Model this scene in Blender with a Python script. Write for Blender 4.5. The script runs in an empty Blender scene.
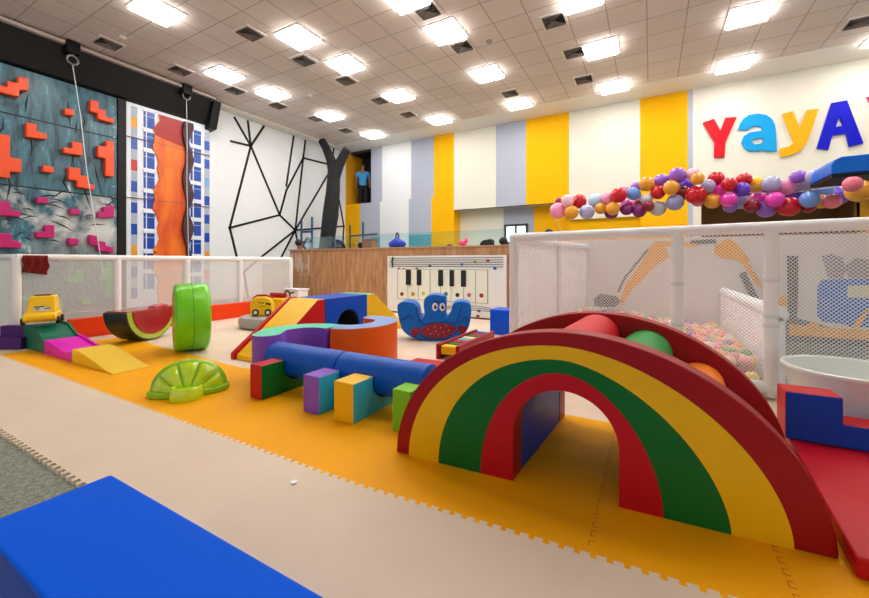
import bpy, bmesh, math, random
from math import sin, cos, pi, radians, sqrt, atan2
from mathutils import Vector, Matrix
from mathutils.geometry import tessellate_polygon
random.seed(7)
SC = bpy.context.scene
COL = SC.collection

# ---------------------------------------------------------------- survey of the room (metres; x along striped wall, y depth)
F, CX, HV, EYE, YAW = 387.0, 434.5, 262.0, 1.05, radians(29.2)
SY, CY = sin(YAW), cos(YAW)
def ray(u, v):
    a = (u - CX) / F
    return (-SY + CY * a, CY + SY * a, (HV - v) / F)
def atz(u, v, z=0.0):
    r = ray(u, v); d = (z - EYE) / r[2]
    return Vector((r[0] * d, r[1] * d, z))
def atx(u, v, X):
    r = ray(u, v); d = X / r[0]
    return Vector((X, r[1] * d, EYE + r[2] * d))
def aty(u, v, Y):
    r = ray(u, v); d = Y / r[1]
    return Vector((r[0] * d, Y, EYE + r[2] * d))

# ---------------------------------------------------------------- materials
def lin(c):
    c = c / 255.0
    return c / 12.92 if c <= 0.04045 else ((c + 0.055) / 1.055) ** 2.4
def rgb(*c): return (lin(c[0]), lin(c[1]), lin(c[2]), 1.0)
MATS = {}
def mat(name, c, rough=0.5, bump=0.0, bscale=40.0, var=0.0, vscale=6.0, spec=0.5, metal=0.0, coat=0.0):
    if name in MATS: return MATS[name]
    m = bpy.data.materials.new(name); m.use_nodes = True
    nt = m.node_tree; b = nt.nodes['Principled BSDF']
    col = rgb(*c)
    b.inputs['Base Color'].default_value = col
    b.inputs['Roughness'].default_value = rough
    b.inputs['Metallic'].default_value = metal
    b.inputs['Specular IOR Level'].default_value = spec
    b.inputs['Coat Weight'].default_value = coat
    b.inputs['Coat Roughness'].default_value = 0.1
    tc = None
    if var or bump:
        tc = nt.nodes.new('ShaderNodeTexCoord')
    if var:
        n = nt.nodes.new('ShaderNodeTexNoise'); n.inputs['Scale'].default_value = vscale
        n.inputs['Detail'].default_value = 4
        nt.links.new(tc.outputs['Object'], n.inputs['Vector'])
        r = nt.nodes.new('ShaderNodeValToRGB')
        r.color_ramp.elements[0].position = 0.3; r.color_ramp.elements[1].position = 0.7
        r.color_ramp.elements[0].color = tuple(x * (1 - var) for x in col[:3]) + (1,)
        r.color_ramp.elements[1].color = tuple(min(1, x * (1 + var * 0.4)) for x in col[:3]) + (1,)
        nt.links.new(n.outputs['Fac'], r.inputs['Fac']); nt.links.new(r.outputs['Color'], b.inputs['Base Color'])
    if bump:
        n2 = nt.nodes.new('ShaderNodeTexNoise'); n2.inputs['Scale'].default_value = bscale; n2.inputs['Detail'].default_value = 3
        nt.links.new(tc.outputs['Object'], n2.inputs['Vector'])
        bp = nt.nodes.new('ShaderNodeBump'); bp.inputs['Strength'].default_value = bump; bp.inputs['Distance'].default_value = 0.02
        nt.links.new(n2.outputs['Fac'], bp.inputs['Height']); nt.links.new(bp.outputs['Normal'], b.inputs['Normal'])
    MATS[name] = m
    return m
def vinyl(name, c, rough=0.42): return mat('vinyl ' + name, c, rough, bump=0.12, bscale=7, var=0.05, vscale=5, spec=0.28)
def emis(name, c, s):
    if name in MATS: return MATS[name]
    m = bpy.data.materials.new(name); m.use_nodes = True
    b = m.node_tree.nodes['Principled BSDF']
    b.inputs['Base Color'].default_value = rgb(*c); b.inputs['Emission Color'].default_value = rgb(*c)
    b.inputs['Emission Strength'].default_value = s
    MATS[name] = m
    return m

V_RED = vinyl('red', (196, 4, 18)); V_DRED = vinyl('crimson', (160, 2, 14)); V_YEL = vinyl('yellow', (246, 190, 2))
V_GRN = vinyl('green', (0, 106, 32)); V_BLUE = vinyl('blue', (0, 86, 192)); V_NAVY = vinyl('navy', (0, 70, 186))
V_PURP = vinyl('purple', (138, 84, 200)); V_DPURP = vinyl('dark purple', (80, 30, 115)); V_CYAN = vinyl('cyan', (60, 180, 205))
V_ORNG = vinyl('orange', (232, 98, 10)); V_LIME = vinyl('lime', (130, 205, 30)); V_TEAL = vinyl('sea green', (92, 212, 172))
V_SLATE = vinyl('slate blue', (130, 165, 215)); V_MAG = vinyl('magenta', (232, 8, 190)); V_DGRN = vinyl('dark green', (8, 110, 82))
V_FORE = mat('vinyl sky blue', (0, 96, 240), 0.55, bump=.05, bscale=5, spec=.06); V_WHITE = vinyl('white', (250, 250, 252), 0.45); V_GREY = vinyl('grey', (170, 170, 165))
V_OPAD = vinyl('orange red', (242, 66, 12), 0.4); V_PIPE = mat('piping dark', (60, 30, 30), 0.5)
PL_YEL = mat('plastic yellow', (255, 205, 0), 0.25); PL_BLK = mat('plastic black', (18, 18, 20), 0.35)
PL_WHT = mat('plastic white', (240, 240, 240), 0.3); PL_RED = mat('plastic dark red', (110, 12, 20), 0.35)
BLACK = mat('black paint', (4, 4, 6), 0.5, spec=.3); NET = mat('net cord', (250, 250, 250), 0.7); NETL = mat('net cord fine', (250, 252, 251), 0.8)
PIPE = mat('white pipe foam', (243, 243, 245), 0.45)
W_WHITE = mat('wall white', (230, 232, 235), 0.75); W_CREAM = mat('wall cream', (226, 222, 208), 0.75)
W_GREY = mat('wall grey', (174, 180, 198), 0.75); W_YEL = mat('wall yellow', (246, 182, 0), 0.7, spec=.15)
W_BROWN = mat('wall brown', (120, 84, 44), 0.7, var=0.3, vscale=1.2); W_OCHRE = mat('wall ochre', (226, 160, 16), 0.6)
DARK = mat('dark opening and shadow line', (24, 26, 32), 0.8)
MURAL_BG = mat('mural grey', (230, 224, 223), 0.7)

# ---------------------------------------------------------------- mesh helpers
def wloc(o):
    v = Vector((0, 0, 0))
    while o is not None:
        v += o.location; o = o.parent
    return v
class MB:
    def __init__(s):
        s.bm = bmesh.new()
    def _f(s, vs, m):
        try:
            f = s.bm.faces.new(vs); f.material_index = m; return f
        except ValueError:
            return None
    def quad(s, pts, m=0):
        return s._f([s.bm.verts.new(p) for p in pts], m)
    def box(s, x0, x1, y0, y1, z0, z1, m=0, fm=None):
        """fm: dict face->material, keys -x +x -y +y -z +z"""
        v = [s.bm.verts.new((x, y, z)) for z in (z0, z1) for y in (y0, y1) for x in (x0, x1)]
        fs = {'-z': (0, 2, 3, 1), '+z': (4, 5, 7, 6), '-y': (0, 1, 5, 4), '+y': (2, 6, 7, 3), '-x': (0, 4, 6, 2), '+x': (1, 3, 7, 5)}
        for k, ix in fs.items():
            s._f([v[i] for i in ix], (fm or {}).get(k, m))
        return s
    def prism(s, loops, off, m=0, ms=None, mb=None):
        """loops: list of 3-D loops (outer, holes); off: Vector extrusion from front to back"""
        off = Vector(off); ms = m if ms is None else ms; mb = m if mb is None else mb
        loops = [[Vector(p) for p in l] for l in loops]
        flat = [p for l in loops for p in l]
        fr = [s.bm.verts.new(p) for p in flat]; bk = [s.bm.verts.new(p + off) for p in flat]
        if len(loops) == 1:
            s._f(fr, m); s._f(list(reversed(bk)), mb)
        else:
            for t in tessellate_polygon(loops):
                s._f([fr[i] for i in t], m); s._f([bk[i] for i in reversed(t)], mb)
        i0 = 0
        for l in loops:
            n = len(l)
            for i in range(n):
                a, b = i0 + i, i0 + (i + 1) % n
                s._f([fr[a], bk[a], bk[b], fr[b]], ms)
            i0 += n
        return s
    def tube(s, pts, r, seg=10, m=0, cap=True):
        pts = [Vector(p) for p in pts]; n = len(pts)
        rs = r if isinstance(r, (list, tuple)) else [r] * n
        rings = []; up = None
        for i, p in enumerate(pts):
            t = (pts[min(i + 1, n - 1)] - pts[max(i - 1, 0)]).normalized()
            if up is None:
                up = Vector((0, 0, 1)) if abs(t.z) < 0.9 else Vector((1, 0, 0))
            a = t.cross(up).normalized(); b = a.cross(t).normalized(); up = b
            rings.append([s.bm.verts.new(p + rs[i] * (cos(2 * pi * k / seg) * a + sin(2 * pi * k / seg) * b)) for k in range(seg)])
        for i in range(n - 1):
            for k in range(seg):
                s._f([rings[i][k], rings[i][(k + 1) % seg], rings[i + 1][(k + 1) % seg], rings[i + 1][k]], m)
        if cap:
            s._f(list(reversed(rings[0])), m); s._f(rings[-1], m)
        return s
    def lathe(s, prof, c=(0, 0, 0), axis='z', seg=32, m=0, mf=None, sweep=2 * pi, start=0.0):
        """prof list of (r, h); axis z/x/y"""
        c = Vector(c); full = abs(sweep - 2 * pi) < 1e-6
        cols = []
        N = seg if full else seg + 1
        for k in range(N):
            a = start + sweep * k / seg; ring = []
            for (r, h) in prof:
                p = Vector((r * cos(a), r * sin(a), h))
                if axis == 'x': p = Vector((p.z, p.x, p.y))
                elif axis == 'y': p = Vector((p.x, p.z, p.y))
                ring.append(s.bm.verts.new(c + p))
            cols.append(ring)
        for k in range(seg):
            A, B = cols[k], cols[(k + 1) % N]
            for i in range(len(prof) - 1):
                s._f([A[i], B[i], B[i + 1], A[i + 1]], mf[i] if mf else m)
        bmesh.ops.remove_doubles(s.bm, verts=[v for c_ in cols for v in c_], dist=1e-6)
        return s
    def ball(s, c, r, m=0, seg=16, rings=10, sc=(1, 1, 1)):
        c = Vector(c); nv = s.bm.verts.new
        top = nv(c + Vector((0, 0, r * sc[2]))); bot = nv(c - Vector((0, 0, r * sc[2]))); rg = []
        for j in range(1, rings):
            ph = pi * j / rings
            rg.append([nv(c + Vector((r * sc[0] * sin(ph) * cos(2 * pi * i / seg), r * sc[1] * sin(ph) * sin(2 * pi * i / seg), r * sc[2] * cos(ph)))) for i in range(seg)])
        for i in range(seg):
            k = (i + 1) % seg
            s._f([top, rg[0][i], rg[0][k]], m); s._f([bot, rg[-1][k], rg[-1][i]], m)
            for j in range(len(rg) - 1): s._f([rg[j][i], rg[j + 1][i], rg[j + 1][k], rg[j][k]], m)
        return s
    def disc(s, c, nrm, r, t, m=0, seg=20, sx=1.0, sz=1.0):
        """flat disc of thickness t facing nrm (horizontal), ellipse sx (sideways) sz (up)"""
        n = Vector(nrm).normalized(); a = Vector((0, 0, 1)).cross(n).normalized(); c = Vector(c)
        lp = [c + n * t + a * (r * sx * cos(2 * pi * k / seg)) + Vector((0, 0, r * sz * sin(2 * pi * k / seg))) for k in range(seg)]
        return s.prism([lp], -n * t, m)
    def xf(s, M):
        bmesh.ops.transform(s.bm, matrix=M, verts=s.bm.verts[:]); return s
    def build(s, name, mats, parent=None, origin=(0, 0, 0), bevel=0.0, seg=2, sharp=40, smooth=True, keep=False):
        if not isinstance(mats, (list, tuple)): mats = [mats]
        o0 = wloc(parent) if parent is not None else Vector(origin)
        if not keep:
            bmesh.ops.translate(s.bm, vec=-o0, verts=s.bm.verts[:])
        bmesh.ops.recalc_face_normals(s.bm, faces=s.bm.faces[:])
        me = bpy.data.meshes.new(name); s.bm.to_mesh(me); s.bm.free()
        for m in mats: me.materials.append(m)
        if smooth:
            me.shade_smooth(); me.set_sharp_from_angle(angle=radians(sharp))
        o = bpy.data.objects.new(name, me); COL.objects.link(o)
        if parent is not None: o.parent = parent
        else: o.location = origin
        if bevel:
            b = o.modifiers.new('edge', 'BEVEL'); b.width = bevel; b.segments = seg; b.limit_method = 'ANGLE'
            b.angle_limit = radians(38); b.harden_normals = True
        return o
def tag(o, label, cat, group=None):
    o['label'] = label; o['category'] = cat
    if group: o['group'] = group
    return o
def thing(name, label, cat, loc=(0, 0, 0), group=None):
    o = bpy.data.objects.new(name, None); COL.objects.link(o); o.location = loc
    o.empty_display_size = 0.1
    return tag(o, label, cat, group)
def struct(o): o['kind'] = 'structure'; return o
def dup(root, loc, label, group=None):
    r = root.copy(); COL.objects.link(r); r.location = loc; r['label'] = label
    if group: r['group'] = group
    for ch in list(root.children):
        c = ch.copy(); COL.objects.link(c); c.parent = r
        for g in list(ch.children):
            e = g.copy(); COL.objects.link(e); e.parent = c
    return r
ORD = ['first', 'second', 'third', 'fourth', 'fifth', 'sixth', 'seventh', 'eighth', 'ninth', 'tenth', 'eleventh', 'twelfth',
       'thirteenth', 'fourteenth', 'fifteenth', 'sixteenth', 'seventeenth', 'eighteenth', 'nineteenth', 'twentieth']

# ---------------------------------------------------------------- room shell
CEIL = 5.4
XL, XR, YB, YF = -10.6, 6.2, 11.7, -4.0
def carpet_mat():
    m = mat('grey carpet', (158, 164, 148), 0.95, bump=0.8, bscale=120, var=0.4, vscale=45)
    return m
struct(MB().box(XL, XR + 0.2, YF, 15, -0.118, -0.018).build('floor', carpet_mat(), smooth=False))
def ceil_mat():
    m = bpy.data.materials.new('ceiling tiles'); m.use_nodes = True; nt = m.node_tree; b = nt.nodes['Principled BSDF']
    b.inputs['Roughness'].default_value = 0.9
    tc = nt.nodes.new('ShaderNodeTexCoord'); br = nt.nodes.new('ShaderNodeTexBrick')
    mp = nt.nodes.new('ShaderNodeMapping'); mp.inputs['Location'].default_value = (0.06, 0.06, 0)
    nt.links.new(tc.outputs['Object'], mp.inputs['Vector']); nt.links.new(mp.outputs['Vector'], br.inputs['Vector'])
    br.offset = 0; br.squash = 1
    br.inputs['Scale'].default_value = 1.0
    br.inputs['Brick Width'].default_value = 0.6125; br.inputs['Row Height'].default_value = 0.6125
    br.inputs['Mortar Size'].default_value = 0.011; br.inputs['Mortar Smooth'].default_value = 0.1
    br.inputs['Color1'].default_value = rgb(226, 213, 207); br.inputs['Color2'].default_value = rgb(219, 206, 199)
    br.inputs['Mortar'].default_value = rgb(180, 164, 156)
    nt.links.new(br.outputs['Color'], b.inputs['Base Color'])
    return m
struct(MB().box(XL, XR, YF, 10.72, CEIL, CEIL + 0.1).build('ceiling', ceil_mat(), smooth=False))
struct(MB().box(XL, XR, 10.75, YB + 0.1, CEIL, CEIL + 0.1).box(XL, -10.25, 6.3, 10.75, CEIL - 0.06, CEIL + 0.05)
       .build('trim_1', mat('gypsum border', (238, 232, 226), 0.8), smooth=False))
struct(MB().box(XL - 0.2, XL, YF, 15, 0, CEIL + 0.1).build('wall_left', W_WHITE, smooth=False))
struct(MB().box(XR, XR + 0.2, YF, 15, 0, CEIL + 0.1).build('wall_right', W_CREAM, smooth=False))
# striped wall
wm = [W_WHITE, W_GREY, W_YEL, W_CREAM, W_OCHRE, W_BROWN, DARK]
w = MB()
T = 0.3
def ws(x0, x1, z0, z1, m, y=YB, t=T): w.box(x0, x1, y, y + t, z0, z1, m)
ws(XL, -9.85, 0, 3.32, 2); ws(-9.85, -9.36, 0, 3.32, 1)
ws(-9.31, -8.79, 3.32, CEIL, 1); ws(-9.36, -8.89, 0, 3.32, 1)
ws(-8.79, -7.5, 3.32, CEIL, 0); ws(-8.89, -7.6, 0, 3.32, 0)
ws(-7.5, -6.56, 3.32, CEIL, 1); ws(-7.6, -6.66, 0, 3.32, 1)
ws(-6.56, -5.786, 3.32, CEIL, 2); ws(-6.66, -5.786, 0, 3.32, 2)
ws(-5.786, -4.3, 2.8, CEIL, 3); ws(-4.3, -3.33, 2.8, CEIL, 1); ws(-3.33, -2.07, 2.8, CEIL, 2)
ws(-5.786, -4.2, 0, 2.8, 3, YB + 0.45); ws(-4.2, -3.2, 0, 2.8, 1, YB + 0.45); ws(-3.2, -2.07, 0, 2.8, 2, YB + 0.45)
ws(-2.07, -0.25, 2.28, CEIL, 3); ws(-2.07, -0.25, 0, 2.28, 2, YB + 0.12)
ws(-0.25, 0.82, 0, CEIL, 2); ws(0.82, 0.93, 0, CEIL, 1)
ws(0.93, XR, 2.85, CEIL, 3); ws(0.93, 1.1, 0, 2.85, 3, YB, 0.3)
ws(1.1, 4.3, 0, 2.9, 5, 14.2); ws(4.3, XR, 0, 2.9, 4, 13.0)
w.box(0.93, XR, YB + T, 14.5, 2.85, 2.95, 5)
w.box(-5.79, -2.05, YB + .02, YB + .5, 2.801, 2.9, 3); w.box(-5.84, -5.787, YB + .02, YB + .75, 0, 2.8, 2); w.box(-2.08, -2.03, YB + .13, YB + .75, 0, 2.8, 2)
w.box(4.25, 4.35, 13.0, 14.5, 0, 2.9, 5)
w.box(-5.786, -2.07, YB + .0, YB + .03, 2.775, 2.80, 6)  # dark strip stands in for the shadow line under the lintel
w.box(-9.34, -8.9, YB - .03, YB, 0, 1.98, 7); w.box(-7.58, -6.68, YB - .03, YB, 0, 2.02, 7)
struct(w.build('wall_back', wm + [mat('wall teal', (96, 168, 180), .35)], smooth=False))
# niche on the upper level
w = MB()
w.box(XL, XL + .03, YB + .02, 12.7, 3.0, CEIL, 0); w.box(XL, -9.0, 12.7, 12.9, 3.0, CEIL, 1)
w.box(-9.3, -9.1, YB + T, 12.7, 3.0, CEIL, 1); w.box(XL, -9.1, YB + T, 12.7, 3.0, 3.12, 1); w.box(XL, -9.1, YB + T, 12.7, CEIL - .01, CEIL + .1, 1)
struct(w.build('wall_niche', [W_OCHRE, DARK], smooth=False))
# the serving window in the recessed wall
wn = MB()
p0, p1 = aty(504.5, 241, YB + 0.42), aty(528, 223.5, YB + 0.42)
x0, x1, z0, z1 = p0.x, p1.x, p0.z - 0.1, p1.z
for a, b, c, d in ((x0, x0 + .07, z0, z1), (x1 - .07, x1, z0, z1), (x0, x1, z1 - .07, z1), (x0, x1, z0, z0 + .07), ((x0 + x1) / 2 - .03, (x0 + x1) / 2 + .03, z0, z1)):
    wn.box(a, b, YB + 0.38, YB + 0.45, c, d)
win = struct(wn.build('window_1', mat('window frame', (50, 62, 70), 0.5), smooth=False))
struct(MB().box(x0 + .07, x1 - .07, YB + 0.41, YB + 0.45, z0 + .07, z1 - .07).build('pane', emis('lit pane', (235, 245, 250), 0.9), parent=win, smooth=False))

# ---------------------------------------------------------------- ceiling lights, vents, detectors
LX = [-8.48, -5.8, -3.33, -0.86, 1.57, 4.0]
LY = [10.43, 8.42, 6.48, 5.36, 3.5, 1.4, -0.8]
SEEN = {(0, 0): (-8.24, 10.46), (0, 1): (-8.29, 8.49), (0, 2): (-8.49, 6.67), (0, 3): (-8.6, 5.45), (0, 4): (-7.44, 3.49),
        (1, 0): (-5.62, 10.34), (1, 1): (-5.73, 8.35), (1, 2): (-5.85, 6.47), (1, 3): (-5.94, 5.25), (1, 4): None,
        (2, 0): (-3.17, 10.36), (2, 1): (-3.29, 8.37), (2, 2): (-3.38, 6.46), (2, 3): (-3.5, 5.3), (2, 4): (-3.33, 3.2),
        (3, 0): (-0.79, 10.5), (3, 1): (-0.88, 8.52), (3, 2): (-1.0, 6.7), (3, 3): None, (3, 4): (-0.9, 4.0),
        (4, 0): (1.6, 10.6), (4, 1): (1.51, 8.6), (4, 2): (1.5, 6.5), (4, 3): None, (4, 4): (1.5, 4.0),
        (5, 0): (4.0, 10.7), (5, 1): (4.0, 8.6), (5, 2): (4.0, 6.4), (5, 3): None, (5, 4): (4.0, 4.0)}
LITE = emis('lamp diffuser', (255, 252, 248), 19.5)
FRAME = mat('lamp frame white', (235, 232, 228), 0.5)
def make_light(label):
    t = thing('ceiling_light', label, 'light', (0, 0, 0), 'square ceiling lights')
    f = MB(); h = 0.325
    for a in ((-h, h, -h, -h + .03), (-h, h, h - .03, h), (-h, -h + .03, -h + .03, h - .03), (h - .03, h, -h + .03, h - .03)):
        f.box(a[0], a[1], a[2], a[3], -0.02, 0)
    f.build('frame', FRAME, t, smooth=False)
    MB().box(-h + .03, h - .03, -h + .03, h - .03, -0.055, 0).build('diffuser', LITE, t, smooth=False)
    return t
L0 = None
for i in range(6):
    for j in range(7):
        p = SEEN.get((i, j), (LX[i], LY[j]))
        if p is None or j == 6 or (j == 5 and i != 0): continue
        lab = 'glowing square ceiling light, %s from the striped wall in %s row from the climbing wall' % (ORD[j], ORD[i])
        if L0 is None:
            L0 = make_light(lab); L0.location = (p[0], p[1], CEIL)
        else:
            dup(L0, (p[0], p[1], CEIL), lab)
VENT = mat('vent metal', (232, 224, 218), 0.5); VDARK = mat('vent void', (38, 34, 34), 0.9)
def make_vent(label):
    t = thing('ceiling_vent', label, 'air vent', (0, 0, 0), 'square ceiling air vents')
    MB().box(-.185, .185, -.185, .185, -0.004, 0).build('backing', VDARK, t, smooth=False)
    f = MB(); h = 0.22
    for a in ((-h, h, -h, -.18), (-h, h, .18, h), (-h, -.18, -.18, .18), (.18, h, -.18, .18)):
        f.box(a[0], a[1], a[2], a[3], -0.02, 0)
    f.build('frame', VENT, t, smooth=False)
    for k in range(5):
        s = MB(); ro = .178 - k * .034; ri = ro - .013; zo, zi = -0.036, -0.005
        c = ((-1, -1), (1, -1), (1, 1), (-1, 1))
        for q in range(4):
            a, b = c[q], c[(q + 1) % 4]
            s.prism([[(a[0] * ro, a[1] * ro, zo), (b[0] * ro, b[1] * ro, zo), (b[0] * ri, b[1] * ri, zi), (a[0] * ri, a[1] * ri, zi)]], (0, 0, .003))
        s.build('louver', mat('vent louver', (150, 140, 134), .5), t, smooth=False)
    return t
VP = [[(-9.41, 3.55), (-9.31, 4.84), (-9.18, 6.08), (-9.02, 7.25), (-8.83, 8.46), (-8.77, 9.71)],
      [(-6.65, 4.71), (-6.52, 5.9), (-6.36, 7.04), (-6.35, 8.36), (-6.23, 9.55)],
      [(-3.37, 5.77), (-3.32, 7.07), (-3.16, 9.64)],
      [(-1.52, 7.12), (-1.39, 8.41), (-1.39, 9.76)], [(3.3, 9.86)]]
V0 = None
for i, colv in enumerate(VP):
    for j, p in enumerate(colv):
        lab = 'dark louvred square ceiling vent, %s from the front in %s row from climbing wall' % (ORD[j], ORD[i])
        if V0 is None: V0 = make_vent(lab); V0.location = (p[0], p[1], CEIL)
        else: dup(V0, (p[0], p[1], CEIL), lab)
for (u, v, lab) in ((123, 37, 'small white smoke detector on ceiling above the teal climbing wall'),
                    (489, 41, 'small grey smoke detector in mid ceiling between vents'),
                    (311, 95, 'small pale smoke detector on ceiling towards the tree trunk corner')):
    p = atz(u, v, CEIL)
    tag(MB().lathe([(0, -.035), (.04, -.035), (.06, -.015), (.065, 0), (0, 0)], p, seg=20).build('smoke_detector', FRAME if u != 489 else mat('detector grey', (150, 140, 134), .5), origin=p), lab, 'smoke detector')

# ---------------------------------------------------------------- floor mats
MT = 0.0; MH = 0.018
BEIGE = mat('foam mat beige', (229, 209, 186), 0.6, spec=.3, bump=0.08, bscale=300, var=0.06, vscale=2.5)
ORANGE = mat('foam mat orange', (255, 176, 0), 0.6, bump=0.08, bscale=300, var=0.05, vscale=2, spec=.15)
SEAM = mat('foam mat seam', (196, 112, 4), 0.9)
BSEAM = mat('foam mat beige seam', (170, 140, 116), 0.9)
def teeth(x0, x1, y, n, amp, up=True):
    """jigsaw edge from x0 to x1 at y: list of (x,y)"""
    pts = []; st = (x1 - x0) / n
    for k in range(n):
        a = x0 + st * k
        pts += [(a, y - amp), (a + st * .40, y - amp), (a + st * .34, y + amp), (a + st * .94, y + amp)]
    return pts + [(x1, y - amp)]
ye0, ye1 = 1.425, 2.62
def near(x): return 1.40 + (x + 5) * 0.024
edge = [(x, y + max(0, x + 1.2) * 0.064) for x, y in teeth(-6.45, 3.35, 1.417, 180, 0.011)]
edge2 = teeth(-8.0, 3.35, 0.785, 190, 0.013)
def flat(loop): return [Vector((x, y, MT)) for x, y in loop]
loop = edge2 + [(3.35, edge[-1][1])] + edge[::-1] + [(-6.45, 1.68), (-6.9, 1.68), (-8, 1.4)]
tag(MB().prism([flat(loop)], (0, 0, -MH)).build('foam_mat', BEIGE, smooth=False), 'beige jigsaw foam flooring strip between grey carpet and orange mats', 'floor mat')
# orange band of jigsaw tiles, far edge steps
far = [(3.35, 2.85), (-0.9, 2.76), (-3.6, 2.42), (-6.45, 2.62)]
om = MB()
om.prism([flat(edge + far)], (0, 0, -MH))
for x0_ in (-0.193, 0.40):
    zz = [(x0_ + a, y) for y, a in [(yy, (0.008 if k % 2 else -0.008)) for k, yy in [(k, 1.53 + 0.03 * k) for k in range(40)]]]
    for (a, b) in zip(zz[:-1], zz[1:]):
        om.box(min(a[0], b[0]) - .0012, max(a[0], b[0]) + .0012, b[1] - .002, b[1] + .002, MT, MT + .0006, 1)
        if int(a[1] * 100) % 2: om.box(a[0] - .0015, a[0] + .0015, a[1], b[1], MT, MT + .0006, 1)
tag(om.build('foam_mat', [ORANGE, SEAM], smooth=False), 'orange jigsaw foam flooring band under the rainbow arch and blocks', 'floor mat')
loop = [(-6.45, 2.62), (-3.6, 2.42), (-0.9, 2.76), (3.35, 2.85), (3.35, 6.6), (-6.9, 6.6), (-6.9, 1.68), (-6.45, 1.68)]
tag(MB().prism([flat(loop)], (0, 0, -MH)).build('foam_mat', BEIGE, smooth=False), 'beige foam flooring behind the orange band, under crab rocker and piano', 'floor mat')
p = atz(294, 483, MT)
tag(MB().lathe([(0, .002), (.012, .001), (.016, .006), (.017, .007), (0, .004)], p, seg=10).build('paper_scrap', PL_WHT, origin=p), 'tiny white scrap lying on the beige mat', 'scrap')
G = MT + 0.0005     # what stands on the mats

# ---------------------------------------------------------------- foreground blue block
h = 0.30
A = MB().box(-1.672, 0.35, 0.325, 0.64, -0.0175, h, 0, {'-y': 1})  # near side in navy: its shade is put into the colour
tag(A.build('foam_block', [V_FORE, V_NAVY], bevel=0.012, origin=(-.7, .48, 0)), 'large bright blue padded block in the bottom left corner on grey carpet', 'foam block')

# ---------------------------------------------------------------- rainbow arch
AX, AY = -0.329, 1.822
AANG = atan2(0.119, 1.792)
AM = Matrix(((cos(AANG), .07, 0, AX), (sin(AANG), 1, 0, AY), (0, 0, 1, G), (0, 0, 0, 1)))
arch = thing('rainbow_arch', 'large red, yellow and green rainbow arch bridge with rollers between two side panels', 'play arch', (AX, AY + .4, G))
def ell(al, ar, b, n=64, er=1.0, dx=0.0):
    """half oval from +x to -x, slightly sagging on its right"""
    out = []
    for k in range(n + 1):
        t = pi * k / n
        c, s_ = cos(t), sin(t); e = er if c > 0 else 1.0
        out.append((dx + (ar if c > 0 else al) * math.copysign(abs(c) ** e, c), b * abs(s_) ** e))
    return out
def opening(hw, h_, n=24, dx=-.018):
    r = hw
    return [(dx + hw * cos(pi * k / n), (h_ - r) + r * sin(pi * k / n)) for k in range(n + 1)]
D0, D1, PT = 0.0, 0.92, 0.115
OUT = ell(0.90, 0.91, 0.73, er=1.05); YO = ell(0.793, 0.813, 0.666, er=1.13, dx=-.025); GO = ell(0.613, 0.63, 0.603, er=1.2, dx=-.028); RO = ell(0.391, 0.396, 0.542, er=1.12, dx=-.02); OP = opening(0.229, 0.464)
def v3(l, y): return [Vector((x, y, z)) for x, z in l]
def band(outer, inner, y0, y1, name, m, par):
    lp = v3(outer + [(inner[-1][0], 0)] + inner[::-1], y0) if inner[-1][1] > 0 else v3(outer + inner[::-1], y0)
    if inner[-1][1] > 0: lp = v3(outer + [(inner[-1][0], 0.0)] + inner[::-1] + [(inner[0][0], 0.0)], y0)
    b = MB(); b.prism([lp], (0, y1 - y0, 0)); b.xf(AM)
    return b.build(name, m, par, sharp=30)
for (y0, nm) in ((0.0, 'front'), (D1 - PT, 'back')):
    lp = v3(OUT + [(OP[-1][0], 0)] + OP[::-1] + [(OP[0][0], 0)], y0)
    b = MB(); b.prism([lp], (0, PT, 0)); b.xf(AM)
    pan = b.build('side_panel', V_DRED, arch, bevel=0.008, sharp=30)
    ya, yb = (-0.004, 0.001) if nm == 'front' else (D1 - 0.001, D1 + 0.004)
    band(YO, GO, ya, yb, 'yellow_band', V_YEL, pan)['label'] = 'broad yellow band of the rainbow'
    band(GO, RO, ya, yb, 'green_band', V_GRN, pan)['label'] = 'green band of the rainbow'
    band(RO, OP, ya, yb, 'inner_band', V_RED, pan)['label'] = 'red band around the tunnel opening'
AMB = vinyl('amber', (250, 130, 10)); BGR = vinyl('bright green', (0, 150, 60)); BRD = vinyl('bright red', (226, 20, 40))
rc = [(-.67, .19, .10, V_PURP), (-.47, .35, .12, AMB), (-.27, .50, .112, BGR), (-.02, .592, .13, BRD), (.25, .505, .138, BGR), (.51, .355, .125, AMB), (.70, .17, .10, V_PURP)]
for (x, z, rr, m) in rc:
    prof = [(0, PT + .002), (rr - .02, PT + .002), (rr, PT + .02), (rr, D1 - PT - .02), (rr - .02, D1 - PT - .002), (0, D1 - PT - .002)]
    b = MB(); b.lathe(prof, (x, 0, z), 'y', 28); b.xf(AM)
    b.build('roller', m, arch)
lp = v3(opening(0.253, 0.482) + [(-.271, 0), (-.251, 0)] + opening(0.233, 0.462)[::-1] + [(.215, 0), (.235, 0)], PT)
b = MB(); b.prism([lp], (0, D1 - 2 * PT, 0)); b.xf(AM); b.build('tunnel_lining', V_NAVY, arch)

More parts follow.
